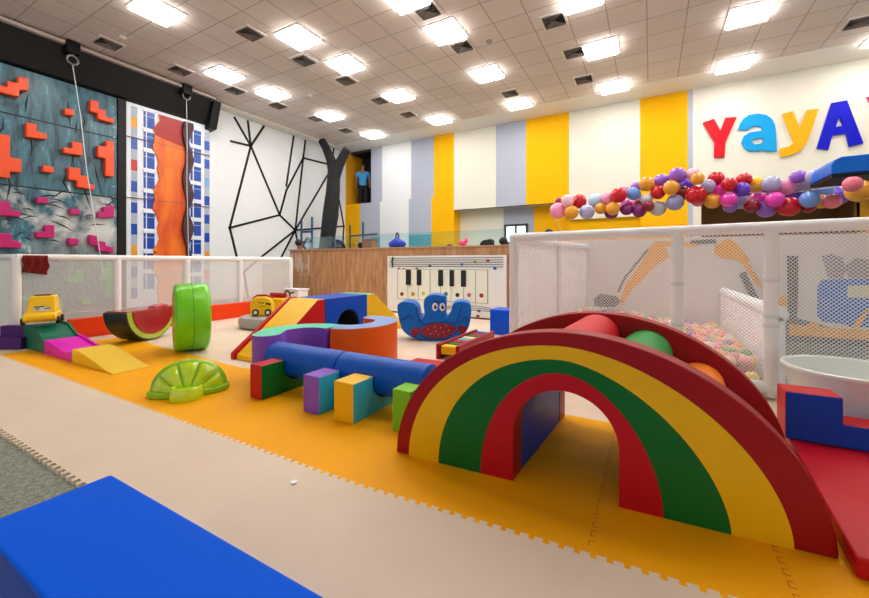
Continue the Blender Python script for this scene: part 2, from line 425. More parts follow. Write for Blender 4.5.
# ---------------------------------------------------------------- red mats and step block
b = MB(); b.prism([[Vector(q + (.075,)) for q in ((.592, 1.80), (1.95, 1.72), (1.95, 3.02), (.68, 3.02), (.665, 2.78))]], (0, 0, -.075 + G))
tag(b.build('crash_mat', V_RED, origin=(1.2, 2.3, G), bevel=.012), 'glossy red floor pad at right foot of the rainbow arch', 'padded mat')
b = MB().box(-2.12, -1.3, 2.68, 3.42, G, .06)
tag(b.build('crash_mat', V_RED, origin=(-1.7, 3.0, G), bevel=.012), 'small red floor pad behind blue cylinder left of the arch', 'padded mat')
st = MB()
SZ = .0755
pts = [(.612, SZ), (1.4, SZ), (1.4, .075 + .0015), (1.32, .075 + .0015), (1.32, .214), (.85, .214), (.85, .35), (.612, .35)]
pts = [(.648, SZ), (1.36, SZ), (1.36, .20), (.882, .20), (.882, .338), (.648, .338)]
st.prism([[Vector((x, 2.81, z)) for x, z in pts]], (0, .17, 0), 0, 1, 0)
tag(st.build('step_block', [V_NAVY, V_RED], origin=(.95, 2.88, SZ), bevel=.01), 'blue and red two-level padded step block standing on the red mat', 'foam block')

# ---------------------------------------------------------------- white tub
b = MB(); tp = Vector((1.10, 3.37, G))
prof = [(0, 0), (.24, 0), (.26, .01), (.325, .36), (.343, .375), (.343, .39), (.33, .395), (.315, .385), (.25, .10), (.2, .06), (0, .05)]
b.lathe(prof, tp, 'z', 48)
tag(b.build('plastic_tub', mat('tub plastic', (232, 236, 232), .3), origin=tp), 'round white plastic tub behind the blue and red step block', 'tub')

# ---------------------------------------------------------------- beam supports (saddle blocks) and cylinders
BYC, BZC = 2.265, 0.225
def saddle(x0, x1, y0, mats, label, tall=.262):
    b = MB(); r = .142
    prof = [(y0, G), (2.60, G), (2.60, tall)]
    n = 14; a0 = math.asin((tall - BZC) / r)
    for k in range(n + 1):
        t = a0 - (pi + 2 * a0) * k / n
        prof.append((BYC + r * cos(t), BZC + r * sin(t)))
    prof.append((y0, tall))
    lp = [Vector((x1, y, z)) for y, z in prof]
    b.prism([lp], (x0 - x1, 0, 0), 1, 0, 1)
    o = b.build('saddle_block', mats, origin=((x0 + x1) / 2, 2.25, G), bevel=.008)
    return tag(o, label, 'foam block', 'saddle blocks under the blue cylinders')
saddle(-2.71, -2.572, 1.918, [V_RED, V_GRN], 'red and green saddle block, leftmost under the blue cylinders')
saddle(-2.13, -1.976, 1.92, [V_PURP, V_CYAN], 'purple and cyan saddle block under the blue cylinders')
saddle(-1.84, -1.67, 1.918, [V_YEL, V_CYAN], 'yellow and cyan saddle block under the blue cylinders')
saddle(-1.405, -1.27, 1.975, [V_LIME, vinyl('leaf green', (90, 170, 40))], 'lime green saddle block against left foot of rainbow arch')
for (xa, xb, lab) in ((-2.835, -2.055, 'blue foam cylinder, left one of the beam, touching purple curved wall'), (-2.052, -1.29, 'blue foam cylinder, right one of the beam, beside rainbow arch')):
    b = MB(); r = .134
    b.lathe([(0, xa), (r - .012, xa), (r, xa + .01), (r, xb - .01), (r - .012, xb), (0, xb)], (0, BYC, BZC), 'x', 36)
    o = b.build('foam_cylinder', V_BLUE, origin=((xa + xb) / 2, BYC, BZC - r))
    tag(o, lab, 'foam cylinder', 'blue beam cylinders')

# ---------------------------------------------------------------- S shaped wall
def spline(pts, n=8):
    P = [Vector(p) for p in pts]; P = [P[0] * 2 - P[1]] + P + [P[-1] * 2 - P[-2]]
    out = []
    for i in range(1, len(P) - 2):
        for k in range(n):
            t = k / n
            a, b_, c, d = P[i - 1], P[i], P[i + 1], P[i + 2]
            out.append(0.5 * ((2 * b_) + (c - a) * t + (2 * a - 5 * b_ + 4 * c - d) * t * t + (3 * b_ - a - 3 * c + d) * t ** 3))
    out.append(P[-2]); return out
def ribbon(path, t, r0=True, r1=True):
    L, R = [], []; n = len(path)
    for i, p in enumerate(path):
        d = (path[min(i + 1, n - 1)] - path[max(0, i - 1)]).normalized(); q = Vector((-d.y, d.x, 0)) * t
        L.append(p + q); R.append(p - q)
    def cap(p, d, sgn):
        a0 = atan2(d.y, d.x); return [p + t * Vector((cos(a0 + x), sin(a0 + x), 0)) for x in [sgn * pi / 2 - sgn * pi * k / 10 for k in range(1, 10)]]
    out = L[:]
    if r1: out += cap(path[-1], path[-1] - path[-2], 1)
    out += R[::-1]
    if r0: out += cap(path[0], path[0] - path[1], 1)
    return out
HS = .412
pathL = spline([(-2.985, 2.28, 0), (-3.11, 2.48, 0), (-3.06, 2.72, 0), (-2.90, 2.85, 0), (-2.735, 2.865, 0)])
pathR = spline([(-2.73, 2.866, 0), (-2.58, 2.93, 0), (-2.475, 3.12, 0), (-2.49, 3.36, 0), (-2.62, 3.54, 0), (-2.80, 3.57, 0)])
def curvewall(path, r0, r1, mats, label, topsplit=None):
    lp = ribbon(path, .122, r0, r1)
    b = MB(); b.prism([[Vector((p.x, p.y, HS)) for p in lp]], (0, 0, G - HS), 1, 0, 0)
    c = sum(path, Vector()) / len(path)
    o = b.build('curved_wall', mats, origin=(c.x, c.y, G), bevel=.006, sharp=50)
    return tag(o, label, 'foam wall')
wl = curvewall(pathL, True, False, [V_PURP, V_TEAL], 'purple curved foam wall with sea-green top at left end of blue beam')
curvewall(pathR, False, True, [V_ORNG, V_SLATE], 'orange curved foam wall with slate blue top in front of tunnel block')

# ---------------------------------------------------------------- ramp, tunnel block, far ramp
RX0, RX1, RH = -3.96, -3.44, .60
b = MB(); b.prism([[Vector((RX1, y, z)) for y, z in ((2.60, G), (3.44, G), (3.44, RH), (3.32, RH), (2.60, .05))]], (RX0 + .06 - RX1, 0, 0), 0, 1, 0)
rp = thing('ramp_block', 'yellow and red padded slope wedge leading up to blue tunnel block', 'foam ramp', (-3.7, 3.0, G))
b.build('wedge', [V_RED, V_YEL], rp, bevel=.008)
b = MB(); b.prism([[Vector((RX0 + .055, y, z)) for y, z in ((2.57, G), (3.44, G), (3.44, RH + .012), (3.32, RH + .012), (2.57, .07))]], (-.055, 0, 0))
b.build('side_pad', V_RED, rp, bevel=.01)
b = MB()
n = 16; hc, hr, hz = 3.86, .215, .22
hole = [(hc - hr, G)] + [(hc - hr * cos(pi * k / n), hz + hr * sin(pi * k / n)) for k in range(n + 1)] + [(hc + hr, G)]
lp = [(3.446, G)] + hole + [(4.235, G), (4.235, RH), (3.446, RH)]
b.prism([[Vector((RX1, y, z)) for y, z in lp]], (RX0 - RX1, 0, 0), 0, 0, 0)
tb = thing('tunnel_block', 'blue padded tunnel block with arched dark hole between two ramps', 'foam block', (-3.7, 3.85, G))
b.build('block', [V_NAVY], tb, bevel=.008)
b = MB(); lp = hole + [(hc + hr - .012, G)] + [(hc + (hr - .012) * cos(pi * k / n), hz + (hr - .012) * sin(pi * k / n)) for k in range(n + 1)] + [(hc - hr + .012, G)]
b.prism([[Vector((RX1 - .02, y, z)) for y, z in lp]], (RX0 - RX1 + .04, 0, 0)); b.build('tunnel_lining', PL_BLK, tb)  # black colour stands in for the darkness inside the hole
b = MB(); b.box(RX0 + .02, RX0 + .05, hc - hr + .01, hc + hr - .01, G, hz + hr * .3); b.build('hole_dark_sheet', PL_BLK, tb)  # black sheet added across the hole to keep it dark
b = MB(); b.prism([[Vector((RX1, y, z)) for y, z in ((4.24, G), (5.2, G), (5.2, .03), (4.40, RH), (4.24, RH))]], (RX0 - RX1, 0, 0), 0, 1, 0)
tag(b.build('ramp_block', [V_YEL, V_TEAL], origin=(-3.7, 4.7, G), bevel=.008), 'yellow padded slope wedge behind the blue tunnel block', 'foam ramp')

# ---------------------------------------------------------------- lime dome rocker
lc = Vector((-3.25, 1.765, G)); fwd = Vector((.80, -.60, 0)).normalized(); side = Vector((.60, .80, 0))
LM = Matrix(((side.x, fwd.x, 0, lc.x), (side.y, fwd.y, 0, lc.y), (0, 0, 1, lc.z), (0, 0, 0, 1)))
lime = thing('fruit_rocker', 'glossy lime green half-fruit dome rocker lying on the orange mat', 'rocker', lc)
PLIME = mat('lime plastic', (200, 234, 34), .16, coat=.5, var=.12, vscale=9)
PRIND = mat('lime rind', (146, 200, 26), .22)
def arc_(f, th, side_=1):
    x = .272 * cos(th) * f; z = .268 * (abs(sin(th)) ** .85) * f
    y = .15 * (1 - f) ** .75 if side_ > 0 else -.13 * sqrt(max(0, 1 - f * f))
    return Vector((x, y, z))
b = MB(); nu, nv = 40, 10
for sd_ in (1, -1):
    g_ = [[b.bm.verts.new(arc_(1 - j / nv, pi * i / nu, sd_)) for i in range(nu + 1)] for j in range(nv + 1)]
    for j in range(nv):
        for i in range(nu): b._f([g_[j][i], g_[j][i + 1], g_[j + 1][i + 1], g_[j + 1][i]], 0)
bmesh.ops.remove_doubles(b.bm, verts=b.bm.verts[:], dist=.0005)
b.xf(LM); b.build('dome', PRIND, lime, sharp=75)
for k in range(5):
    t0, t1 = pi * (k + .07) / 5, pi * (k + .93) / 5
    b = MB(); m_ = 8; n_ = 8
    def sp_(i, j):
        f = .30 + .60 * j / n_; th = t0 + (t1 - t0) * i / m_
        bl_ = sin(pi * min(1, max(0, i / m_))) ** .5 * sin(pi * min(1, max(0, j / n_))) ** .4
        return arc_(f, th) + Vector((0, .0005 + .022 * bl_, .010 * bl_ + .004))
    g_ = [[b.bm.verts.new(sp_(i, j)) for i in range(m_ + 1)] for j in range(n_ + 1)]
    for j in range(n_):
        for i in range(m_): b._f([g_[j][i], g_[j][i + 1], g_[j + 1][i + 1], g_[j + 1][i]], 0)
    b.xf(LM); b.build('segment', PLIME, lime, sharp=80)
b = MB(); b.lathe([(0, 0), (.112, 0), (.115, .01), (.105, .085), (.098, .095), (.088, .09), (.08, .075), (0, .075)], (0, .155, 0), 'z', 28)
b.xf(LM); b.build('foot_cup', PLIME, lime)
b = MB(); L2 = [(.285 * cos(2 * pi * k / 40), .158 * sin(2 * pi * k / 40)) for k in range(40)]
b.prism([[Vector((x, y, .045)) for x, y in L2]], (0, 0, -.045)); b.xf(LM); b.build('rind', PRIND, lime, bevel=.01)

# ---------------------------------------------------------------- green wheel cushion
ax = Vector((.41, .91, 0)).normalized(); wc = Vector((-4.80, 2.62, 0)); R = .398
wp = thing('wheel_cushion', 'tall lime green fruit-slice wheel cushion standing on edge behind the lime dome', 'cushion', (wc.x, wc.y, G))
up = Vector((0, 0, 1)); WM = Matrix(((ax.x, ax.y, 0, wc.x), (ax.y, -ax.x, 0, wc.y), (0, 0, 1, G + R), (0, 0, 0, 1)))
KG = mat('kiwi vinyl', (112, 205, 24), .3, bump=.1, bscale=9, var=.05); KF = mat('fruit face print', (205, 190, 60), .4, var=.5, vscale=14)
hw = .175
prof = [(R - .075, -hw), (R - .03, -hw + .004), (R - .012, -hw + .016), (R - .004, -hw + .035), (R, -hw + .08), (R, hw - .08), (R - .004, hw - .035), (R - .012, hw - .016), (R - .03, hw - .004), (R - .075, hw)]
b = MB(); b.lathe(prof, (0, 0, 0), 'x', 48)
b.xf(WM); b.build('rim', KG, wp, sharp=60)
b = MB(); b.lathe([(R - .002, -.004), (R + .002, -.003), (R + .002, .003), (R - .002, .004)], (0, 0, 0), 'x', 48); b.xf(WM); b.build('seam', mat('kiwi seam', (70, 150, 16), .4), wp)
for sg in (-1, 1):
    b = MB(); b.lathe([(0, sg * (hw - .035)), (R - .12, sg * (hw - .03)), (R - .07, sg * hw)], (0, 0, 0), 'x', 48); b.xf(WM); b.build('face', KF, wp)

# ---------------------------------------------------------------- watermelon rocker
nrm = Vector((.935, .356, 0)).normalized(); dia = Vector((-.356, .935, 0)).normalized()
RIND = mat('melon rind', (24, 44, 40), .4, var=.2, vscale=10); RIMG = mat('melon rim', (176, 205, 60), .35); FLESH = mat('melon flesh', (164, 4, 16), .22, coat=.4, bump=.25, bscale=10)
mc = Vector((-5.87, 2.71, G))      # middle of the front face, on the floor
MMx = Matrix(((dia.x, nrm.x, 0, mc.x), (dia.y, nrm.y, 0, mc.y), (0, 0, 1, mc.z), (0, 0, 0, 1)))
mel = thing('melon_rocker', 'watermelon-slice rocker with dark rind and red flesh by orange pad', 'rocker', mc)
def seg_(a, hh, n=30): return [(a * cos(pi + pi * k / n), hh + hh * sin(pi + pi * k / n)) for k in range(n + 1)]
H_, A_ = .41, .40
b = MB(); b.prism([[Vector((x, 0, z)) for x, z in seg_(A_, H_)]], (0, -.34, 0)); b.xf(MMx); b.build('rind', RIND, mel, bevel=.02)
def half(a, hh, top, y0, y1, name, m):
    b = MB(); b.prism([[Vector((x, y0, top - hh + z)) for x, z in seg_(a, hh)]], (0, y1 - y0, 0)); b.xf(MMx); return b.build(name, m, mel, bevel=.004)
half(A_ - .02, H_ - .02, H_, .006, -.01, 'rim', RIMG)
half(A_ - .085, H_ - .085, H_ + .002, .02, -.01, 'flesh', FLESH)
b = MB(); b.prism([[Vector((x, y, H_ + .012)) for x, y in ((-A_ + .03, -.02), (A_ - .03, -.02), (A_ - .03, -.32), (-A_ + .03, -.32))]], (0, 0, -.02)); b.xf(MMx); b.build('seat_pad', FLESH, mel, bevel=.008)
b = MB(); b.ball((.17, -.08, H_ + .015), .06, 0, 20, 12, (2.6, 1, .7)); b.xf(MMx); b.build('headrest', FLESH, mel)

# ---------------------------------------------------------------- coaster track, car, purple steps
cy0, cy1 = 1.685, 2.0
def prof_seg(x0, x1, f, n=14): return [(x0 + (x1 - x0) * k / n, f(k / n)) for k in range(n + 1)]
sm = lambda t: t * t * (3 - 2 * t)
def track(x0, x1, f, m, label, kind='coaster_track', rails=True):
    top = prof_seg(x0, x1, f)
    b = MB(); b.prism([[Vector((x, cy0, z)) for x, z in ([(x0, G), (x1, G)] + top[::-1])]], (0, cy1 - cy0, 0))
    r = thing(kind, label, 'toy track', ((x0 + x1) / 2, 1.84, G), 'rollercoaster track pieces')
    b.build('ramp', m, r, bevel=.006, sharp=35)
    for y in ((cy1 - .02,) if rails else ()):
        q = MB(); q.prism([[Vector((x, y, z)) for x, z in top + [(x, z + .022) for x, z in top[::-1]]]], (0, .02, 0)); q.build('side_rail', m, r, sharp=35)
track(-6.72, -6.06, lambda t: .275 if t < .5 else .275 - .12 * sm((t - .5) * 2), V_DGRN, 'dark green top piece of toy coaster track under yellow car')
track(-6.055, -5.30, lambda t: .155 - .075 * sm(min(1, t * 1.25)) + .03 * max(0, t - .8) * 5, V_MAG, 'magenta middle piece of the toy coaster track')
track(-5.295, -4.37, lambda t: .135 - .127 * sm(t) + .012 * sin(t * pi), mat('track yellow', (250, 205, 20), .4), 'yellow end piece of toy coaster track sloping onto orange mat', rails=False)
car = thing('ride_on_car', 'yellow ride-on toy car with dark red seat atop the green track', 'toy car', (-6.50, 1.80, .30))
CM = Matrix.Translation((-6.50, 1.80, .30)) @ Matrix.Rotation(radians(-24), 4, 'Z') @ Matrix.Diagonal((.88, 1.0, 1.0, 1))
b = MB()
b.prism([[Vector((x, -.145, z)) for x, z in ((-.24, .06), (-.20, .035), (.19, .035), (.245, .07), (.245, .12), (.17, .14), (.15, .145), (-.2, .15), (-.24, .12))]], (0, .29, 0))
b.xf(CM); b.build('chassis', PL_YEL, car, bevel=.02, seg=3)
b = MB()
lo = [(-.22, -.135), (.13, -.135), (.13, .135), (-.22, .135)]; hi = [(-.18, -.115), (.07, -.115), (.07, .115), (-.18, .115)]
vl = [b.bm.verts.new((x, y, .13)) for x, y in lo]; vh = [b.bm.verts.new((x, y, .34)) for x, y in hi]
b._f(vl[::-1], 0); b._f(vh, 0)
for k in range(4): b._f([vl[k], vl[(k + 1) % 4], vh[(k + 1) % 4], vh[k]], 0)
b.xf(CM); b.build('cab', PL_YEL, car, bevel=.025, seg=3)
b = MB().box(-.14, .05, -.07, .07, .33, .352); b.xf(CM); b.build('seat', PL_RED, car, bevel=.008)
for (x, y) in ((-.14, -.15), (.14, -.15), (-.14, .15), (.14, .15)):
    b = MB(); b.lathe([(0, -.02), (.04, -.02), (.045, -.01), (.045, .01), (.04, .02), (0, .02)], (x, y, .046), 'y', 20); b.xf(CM); b.build('wheel', PL_BLK, car)
b = MB(); b.prism([[Vector((.1335 - (z - .13) * .06 / .21 + .004, y, z)) for y, z in ((-.07, .165), (.07, .16), (.08, .205), (-.06, .215))]], (-.004, 0, 0), 0)
for k, (y, z, l) in enumerate(((-.06, .205, .05), (-.01, .21, .04), (.03, .185, .05), (-.045, .182, .03))):
    b.box(.118, .132, y, y + l, z, z + .011, 1)
b.xf(CM); b.build('nose_decal', [PL_WHT, mat('decal green', (20, 70, 50), .4)], car)
b = MB(); b.prism([[Vector((x, -.134 + (z - .13) * .095, z)) for x, z in ((-.12, .16), (.06, .16), (.05, .22), (-.11, .22))]], (0, .006, 0)); b.xf(CM); b.build('side_window', mat('decal lime', (190, 220, 60), .4), car)
q0 = Vector((-7.0, 1.405, 0)); qr = Vector((.873, .488, 0)); qb = Vector((-.488, .873, 0))
b = MB(); b.prism([[q0 + qr * .08 + qb * y + Vector((0, 0, z)) for y, z in ((0, G), (.22, G), (.22, .265), (.115, .265), (.115, .14), (0, .14))]], qr * .385)
o = b.build('step_block', V_DPURP, origin=(-6.8, 1.6, G), bevel=.01)
tag(o, 'purple two-level foam step at left end of toy coaster track', 'foam block')

# ---------------------------------------------------------------- grey spinner base, bus cushion, white toy
sp = Vector((-5.45, 4.25, G))
b = MB(); b.lathe([(0, 0), (.40, 0), (.46, .02), (.48, .06), (.48, .13), (.45, .17), (0, .18)], sp, 'z', 40)
for v in b.bm.verts: v.co.x = sp.x + (v.co.x - sp.x) * 1.05
tag(b.build('round_platform', V_GREY, origin=sp, bevel=.0), 'low round grey padded platform under the yellow bus cushion', 'platform')
bn = Vector((.55, -.83, 0)).normalized(); bs = Vector((.83, .55, 0))
bo = Vector((-5.50, 4.12, G + .182))
BM_ = Matrix(((bs.x, bn.x, 0, bo.x), (bs.y, bn.y, 0, bo.y), (0, 0, 1, bo.z), (0, 0, 0, 1))) @ Matrix.Scale(.92, 4)
bus = thing('bus_cushion', 'yellow bus-shaped toy cushion with black wheels on grey round platform', 'toy', bo)
lp = [(-.19, .0), (.19, .0), (.19, .22), (.16, .29), (.06, .33), (-.10, .33), (-.17, .28), (-.19, .2)]
b = MB(); b.prism([[Vector((x, .07, z)) for x, z in lp]], (0, -.14, 0)); b.xf(BM_); b.build('body', vinyl('bus yellow', (250, 200, 30)), bus, bevel=.02, seg=3)
lp2 = [(x - .03, z + .012) for x, z in lp[2:]]
b = MB(); b.prism([[Vector((x, -.072, z + .02)) for x, z in [(-.2, .03)] + [(.14, .03)] + lp2]], (0, -.07, 0)); b.xf(BM_); b.build('red_side', V_DRED, bus, bevel=.015)
for x in (-.09, .12):
    b = MB(); b.disc((0, 0, 0), (0, 1, 0), .058, .012); b.disc((0, .006, 0), (0, 1, 0), .03, .012, 1); b.xf(BM_ @ Matrix.Translation((x, .07, .062))); b.build('wheel', [PL_BLK, PL_WHT], bus)
b = MB()
for (x, z, s) in ((.10, .215, .022), (.145, .205, .022), (-.04, .24, .012), (.0, .23, .014), (.04, .225, .012), (-.12, .235, .01)):
    b.disc((x, .068, z), (0, 1, 0), s, .005)
b.xf(BM_); b.build('face_marks', PL_BLK, bus)
b = MB(); b.box(-.03, .08, .07, .074, .165, .172); b.xf(BM_); b.build('mouth', PL_BLK, bus)
# second cushion behind, yellow with red roll
q0 = Vector((-6.28, 5.05, G))
o = thing('seat_cushion', 'yellow toy seat with red roll behind the bus cushion', 'toy', q0)
MB().box(-6.42, -6.02, 4.92, 5.22, G, .36).build('seat', V_YEL, o, bevel=.03, seg=3)
MB().tube([(-6.50, 5.07, .405), (-6.12, 5.07, .405)], .048, 16).build('red_roll', V_DRED, o)
q0 = Vector((-6.55, 5.72, G))
o = thing('toy_house_box', 'small white toy box with black house outline by wooden barrier', 'toy', q0)
MB().box(-6.76, -6.34, 5.58, 5.86, G, .46).build('box', PL_WHT, o, bevel=.02)
hb = MB()
for a, c in (((-5.25, .36), (-5.25, .5)), ((-5.25, .5), (-5.14, .57)), ((-5.14, .57), (-5.03, .5)), ((-5.03, .5), (-5.03, .36)), ((-5.03, .5), (-4.85, .52))):
    hb.tube([(-6.34 + (a[0] + 4.7) * .7, 5.575, a[1] * .8), (-6.34 + (c[0] + 4.7) * .7, 5.575, c[1] * .8)], .016, 6)
hb.build('house_outline', PL_BLK, o)
MB().box(-6.78, -6.32, 5.56, 5.88, .46, .49).build('lid', mat('lid grey', (225, 228, 230), .4), o, bevel=.01)

# ---------------------------------------------------------------- crab rocker
cc = Vector((-2.575, 4.62, G)); cn = Vector((.42, -.91, 0)).normalized(); cs = Vector((.91, .42, 0)).normalized()
CRM = Matrix(((cs.x, cn.x, 0, cc.x), (cs.y, cn.y, 0, cc.y), (0, 0, 1, cc.z), (0, 0, 0, 1)))
crab = thing('crab_rocker', 'blue crab-shaped padded rocker with red belly in front of the piano panel', 'rocker', cc)
K = .00169
ol = [(85, 190), (95, 168), (130, 153), (190, 157), (230, 175), (248, 215), (258, 268), (275, 290), (293, 272), (300, 240), (293, 180), (300, 130), (330, 105), (380, 95), (440, 104), (465, 122), (470, 160), (464, 230), (470, 275), (490, 262), (510, 220), (520, 180), (545, 155), (590, 147), (640, 155), (662, 180), (665, 240), (650, 330), (620, 390), (560, 430), (480, 452), (375, 460), (280, 450), (190, 425), (130, 380), (105, 320), (90, 250)]
def cl(p, y): return Vector(((p[0] - 375) * K, y, (460 - p[1]) * K))
V_CRAB = vinyl('crab blue', (0, 112, 208)); V_CRABD = vinyl('crab dark blue', (4, 62, 140)); CRED = mat('crab belly', (150, 14, 52), .4, var=.4, vscale=40)
def sm_loop(l, n=3):
    P = [Vector((x, y, 0)) for x, y in l]; N = len(P); out = []
    for i in range(N):
        a, b_, c, d = P[i - 1], P[i], P[(i + 1) % N], P[(i + 2) % N]
        for k in range(n):
            t = k / n
            q = 0.5 * ((2 * b_) + (c - a) * t + (2 * a - 5 * b_ + 4 * c - d) * t * t + (3 * b_ - a - 3 * c + d) * t ** 3); out.append((q.x, q.y))
    return out
SO = sm_loop(ol)
b = MB(); b.prism([[cl(p, .17) for p in SO]], (0, -.34, 0)); b.xf(CRM); b.build('body', V_CRAB, crab, bevel=.012, seg=2, sharp=50)
belly = [(255, 378), (300, 345), (360, 322), (440, 318), (510, 332), (548, 356), (525, 395), (470, 425), (400, 436), (330, 428), (285, 405)]
b = MB(); b.prism([[cl(p, .178) for p in sm_loop(belly)]], (0, -.012, 0)); b.xf(CRM); b.build('belly', CRED, crab)
b = MB()
for (x, y) in ((330, 365), (380, 345), (430, 352), (470, 340), (350, 400), (410, 405), (450, 385), (390, 380), (490, 372)):
    b.disc((0, 0, 0), (0, 1, 0), .007, .004, 0, 8) if False else b.prism([[cl((x + 4 * cos(t * pi / 4), y + 4 * sin(t * pi / 4)), .181) for t in range(8)]], (0, -.004, 0))
b.xf(CRM); b.build('belly_spots', mat('belly dots', (240, 190, 170), .5), crab)
for (x) in (383, 440):
    b = MB()
    b.prism([[cl((x + 22 * cos(2 * pi * t / 20), 190 + 31 * sin(2 * pi * t / 20)), .178) for t in range(20)]], (0, -.01, 0), 0)
    b.prism([[cl((x + 4 + 12 * cos(2 * pi * t / 16), 190 + 18 * sin(2 * pi * t / 16)), .182) for t in range(16)]], (0, -.006, 0), 1)
    b.prism([[cl((x + 9 + 4 * cos(2 * pi * t / 10), 182 + 6 * sin(2 * pi * t / 10)), .185) for t in range(10)]], (0, -.004, 0), 0)
    b.xf(CRM); b.build('eye', [PL_WHT, PL_BLK], crab)
for l in ([(190, 395), (205, 365), (240, 350), (255, 375), (240, 415), (210, 418)], [(570, 330), (610, 340), (635, 345), (615, 380), (585, 398), (560, 365)]):
    b = MB(); b.prism([[cl(p, .176) for p in sm_loop(l)]], (0, -.01, 0)); b.xf(CRM); b.build('claw_patch', CRED, crab)
b = MB()
for l in ([(110, 300), (150, 280), (180, 250), (215, 285)], [(235, 190), (245, 240), (262, 300), (300, 330), (380, 310), (470, 308), (540, 320), (575, 260), (585, 200), (600, 170)], [(590, 290), (625, 262), (650, 290)], [(250, 390), (300, 430), (380, 446), (470, 436), (545, 385)], [(370, 138), (400, 148), (450, 140)]):
    b.tube([CRM @ cl(p, .174) for p in l], .007, 6)
b.build('piping', V_CRABD, crab)
b = MB(); b.ball(CRM @ cl((452, 118), .14), .03); b.build('bow', mat('bow teal', (20, 90, 120), .5), crab)

# ---------------------------------------------------------------- blue box, coloured rung ladder
o = MB().box(-2.05, -1.68, 5.32, 5.68, G, .36).build('foam_block', vinyl('royal blue', (8, 84, 220)), origin=(-1.85, 5.5, G), bevel=.012)
tag(o, 'blue foam cube by the white pit panel, in front of piano', 'foam block')
lad = thing('rung_frame', 'low red padded frame with coloured rungs running back from the arch', 'play frame', (-1.78, 4.4, G))
lx0, lx1, ly0, ly1 = -2.03, -1.75, 3.66, 4.72
for (a, c) in ((lx0, lx0 + .045), (lx1 - .045, lx1)):
    MB().box(a, c, ly0, ly1, G, .165).build('side_rail', V_DRED, lad, bevel=.01)
rgc = [V_YEL, V_GRN, V_RED, V_SLATE, mat('rung cream', (240, 225, 160), .5), V_GRN, V_RED, V_BLUE]
for k, m in enumerate(rgc):
    y = ly0 + .08 + k * .129
    MB().box(lx0 + .045, lx1 - .045, y - (.06 if k == 0 else .05), y + .05, .05, .15).build('rung', m, lad, bevel=.02, seg=3)

# ---------------------------------------------------------------- wooden barrier, piano panel
def wood_mat():
    m = bpy.data.materials.new('plywood'); m.use_nodes = True; nt = m.node_tree; b = nt.nodes['Principled BSDF']; b.inputs['Roughness'].default_value = .6
    tc = nt.nodes.new('ShaderNodeTexCoord'); mp = nt.nodes.new('ShaderNodeMapping'); mp.inputs['Scale'].default_value = (5, 5, .9)
    n = nt.nodes.new('ShaderNodeTexNoise'); n.inputs['Scale'].default_value = 2.5; n.inputs['Detail'].default_value = 8; n.inputs['Roughness'].default_value = .65
    r = nt.nodes.new('ShaderNodeValToRGB'); r.color_ramp.elements[0].position = .3; r.color_ramp.elements[0].color = rgb(158, 106, 66); r.color_ramp.elements[1].position = .72; r.color_ramp.elements[1].color = rgb(212, 164, 120)
    nt.links.new(tc.outputs['Object'], mp.inputs['Vector']); nt.links.new(mp.outputs['Vector'], n.inputs['Vector']); nt.links.new(n.outputs['Fac'], r.inputs['Fac']); nt.links.new(r.outputs['Color'], b.inputs['Base Color'])
    return m
wb = thing('wooden_barrier', 'long brown plywood barrier wall behind the play area and piano', 'barrier', (-5.4, 6.7, 0))
MB().box(-8.95, -7.87, 6.70, 6.80, -.017, 1.0).build('low_panel', mat('low panel', (206, 188, 172), .7), wb, smooth=False)
MB().box(-7.87, -1.32, 6.68, 6.82, -.017, 1.335).build('panel', wood_mat(), wb, smooth=False)
MB().box(-7.89, -1.30, 6.66, 7.0, 1.335, 1.36).build('top_ledge', mat('ledge wood', (196, 150, 112), .6), wb, smooth=False)
sb = MB(); random.seed(3)
for k in range(26):
    x = -7.5 + random.gauss(0, .15); z0 = .75 + random.random() * .2; z1 = 1.0 + random.random() * .28
    sb.box(x - .02, x + .02, 6.6795 - k * .00012, 6.6805, z0, z1)
sb.box(-7.55, -7.05, 6.676, 6.6805, .73, .745); sb.build('chalk_smears', mat('chalk', (208, 186, 170), .9), wb, smooth=False)
pn = thing('piano_panel', 'white giant piano keyboard wall panel with music staff on plywood barrier', 'panel', (-3.55, 6.62, G))
PX0, PX1, PZ1 = -4.83, -2.24, 1.175
MB().box(PX0, PX1, 6.61, 6.655, .03, PZ1).build('board', mat('piano white', (244, 242, 238), .4), pn, bevel=.004)
bl = MB(); BLK2 = PL_BLK
py = 6.606
def prc(u0, v0, u1, v1, y=6.606):
    a = aty((u0 + u1) / 2, v0, y); e = aty((u0 + u1) / 2, v1, y)
    return aty(u0, v0, y).x, aty(u1, v0, y).x, e.z, a.z
for k in range(5):
    z = 1.13 - k * .042
    bl.box(PX0 + .06, PX1 - .05, 6.604, 6.61, z - .005, z + .005)
bl.tube([(PX0 + .13, 6.604, .93), (PX0 + .15, 6.604, 1.0), (PX0 + .11, 6.604, 1.05), (PX0 + .16, 6.604, 1.12), (PX0 + .15, 6.604, 1.16), (PX0 + .13, 6.604, 1.1), (PX0 + .14, 6.604, .95)], .012, 6)
bl.build('music_staff', BLK2, pn, smooth=False)
wk = [397.6, 407.8, 418.3, 430, 440.6, 451, 463.5, 475.4, 487.5]
x0s = [aty(u, 285, 6.6).x for u in wk]
KEYW = mat('key ivory', (246, 244, 230), .35)
for a, c in zip(x0s[:-1], x0s[1:]):
    MB().box(a + .008, c - .008, 6.598, 6.609, .30, .90).build('white_key', KEYW, pn, bevel=.003)
g = MB(); g.box(x0s[0] - .01, x0s[-1] + .01, 6.607, 6.6105, .29, .91); g.build('key_bed', mat('key gap', (160, 160, 150), .7), pn, smooth=False)
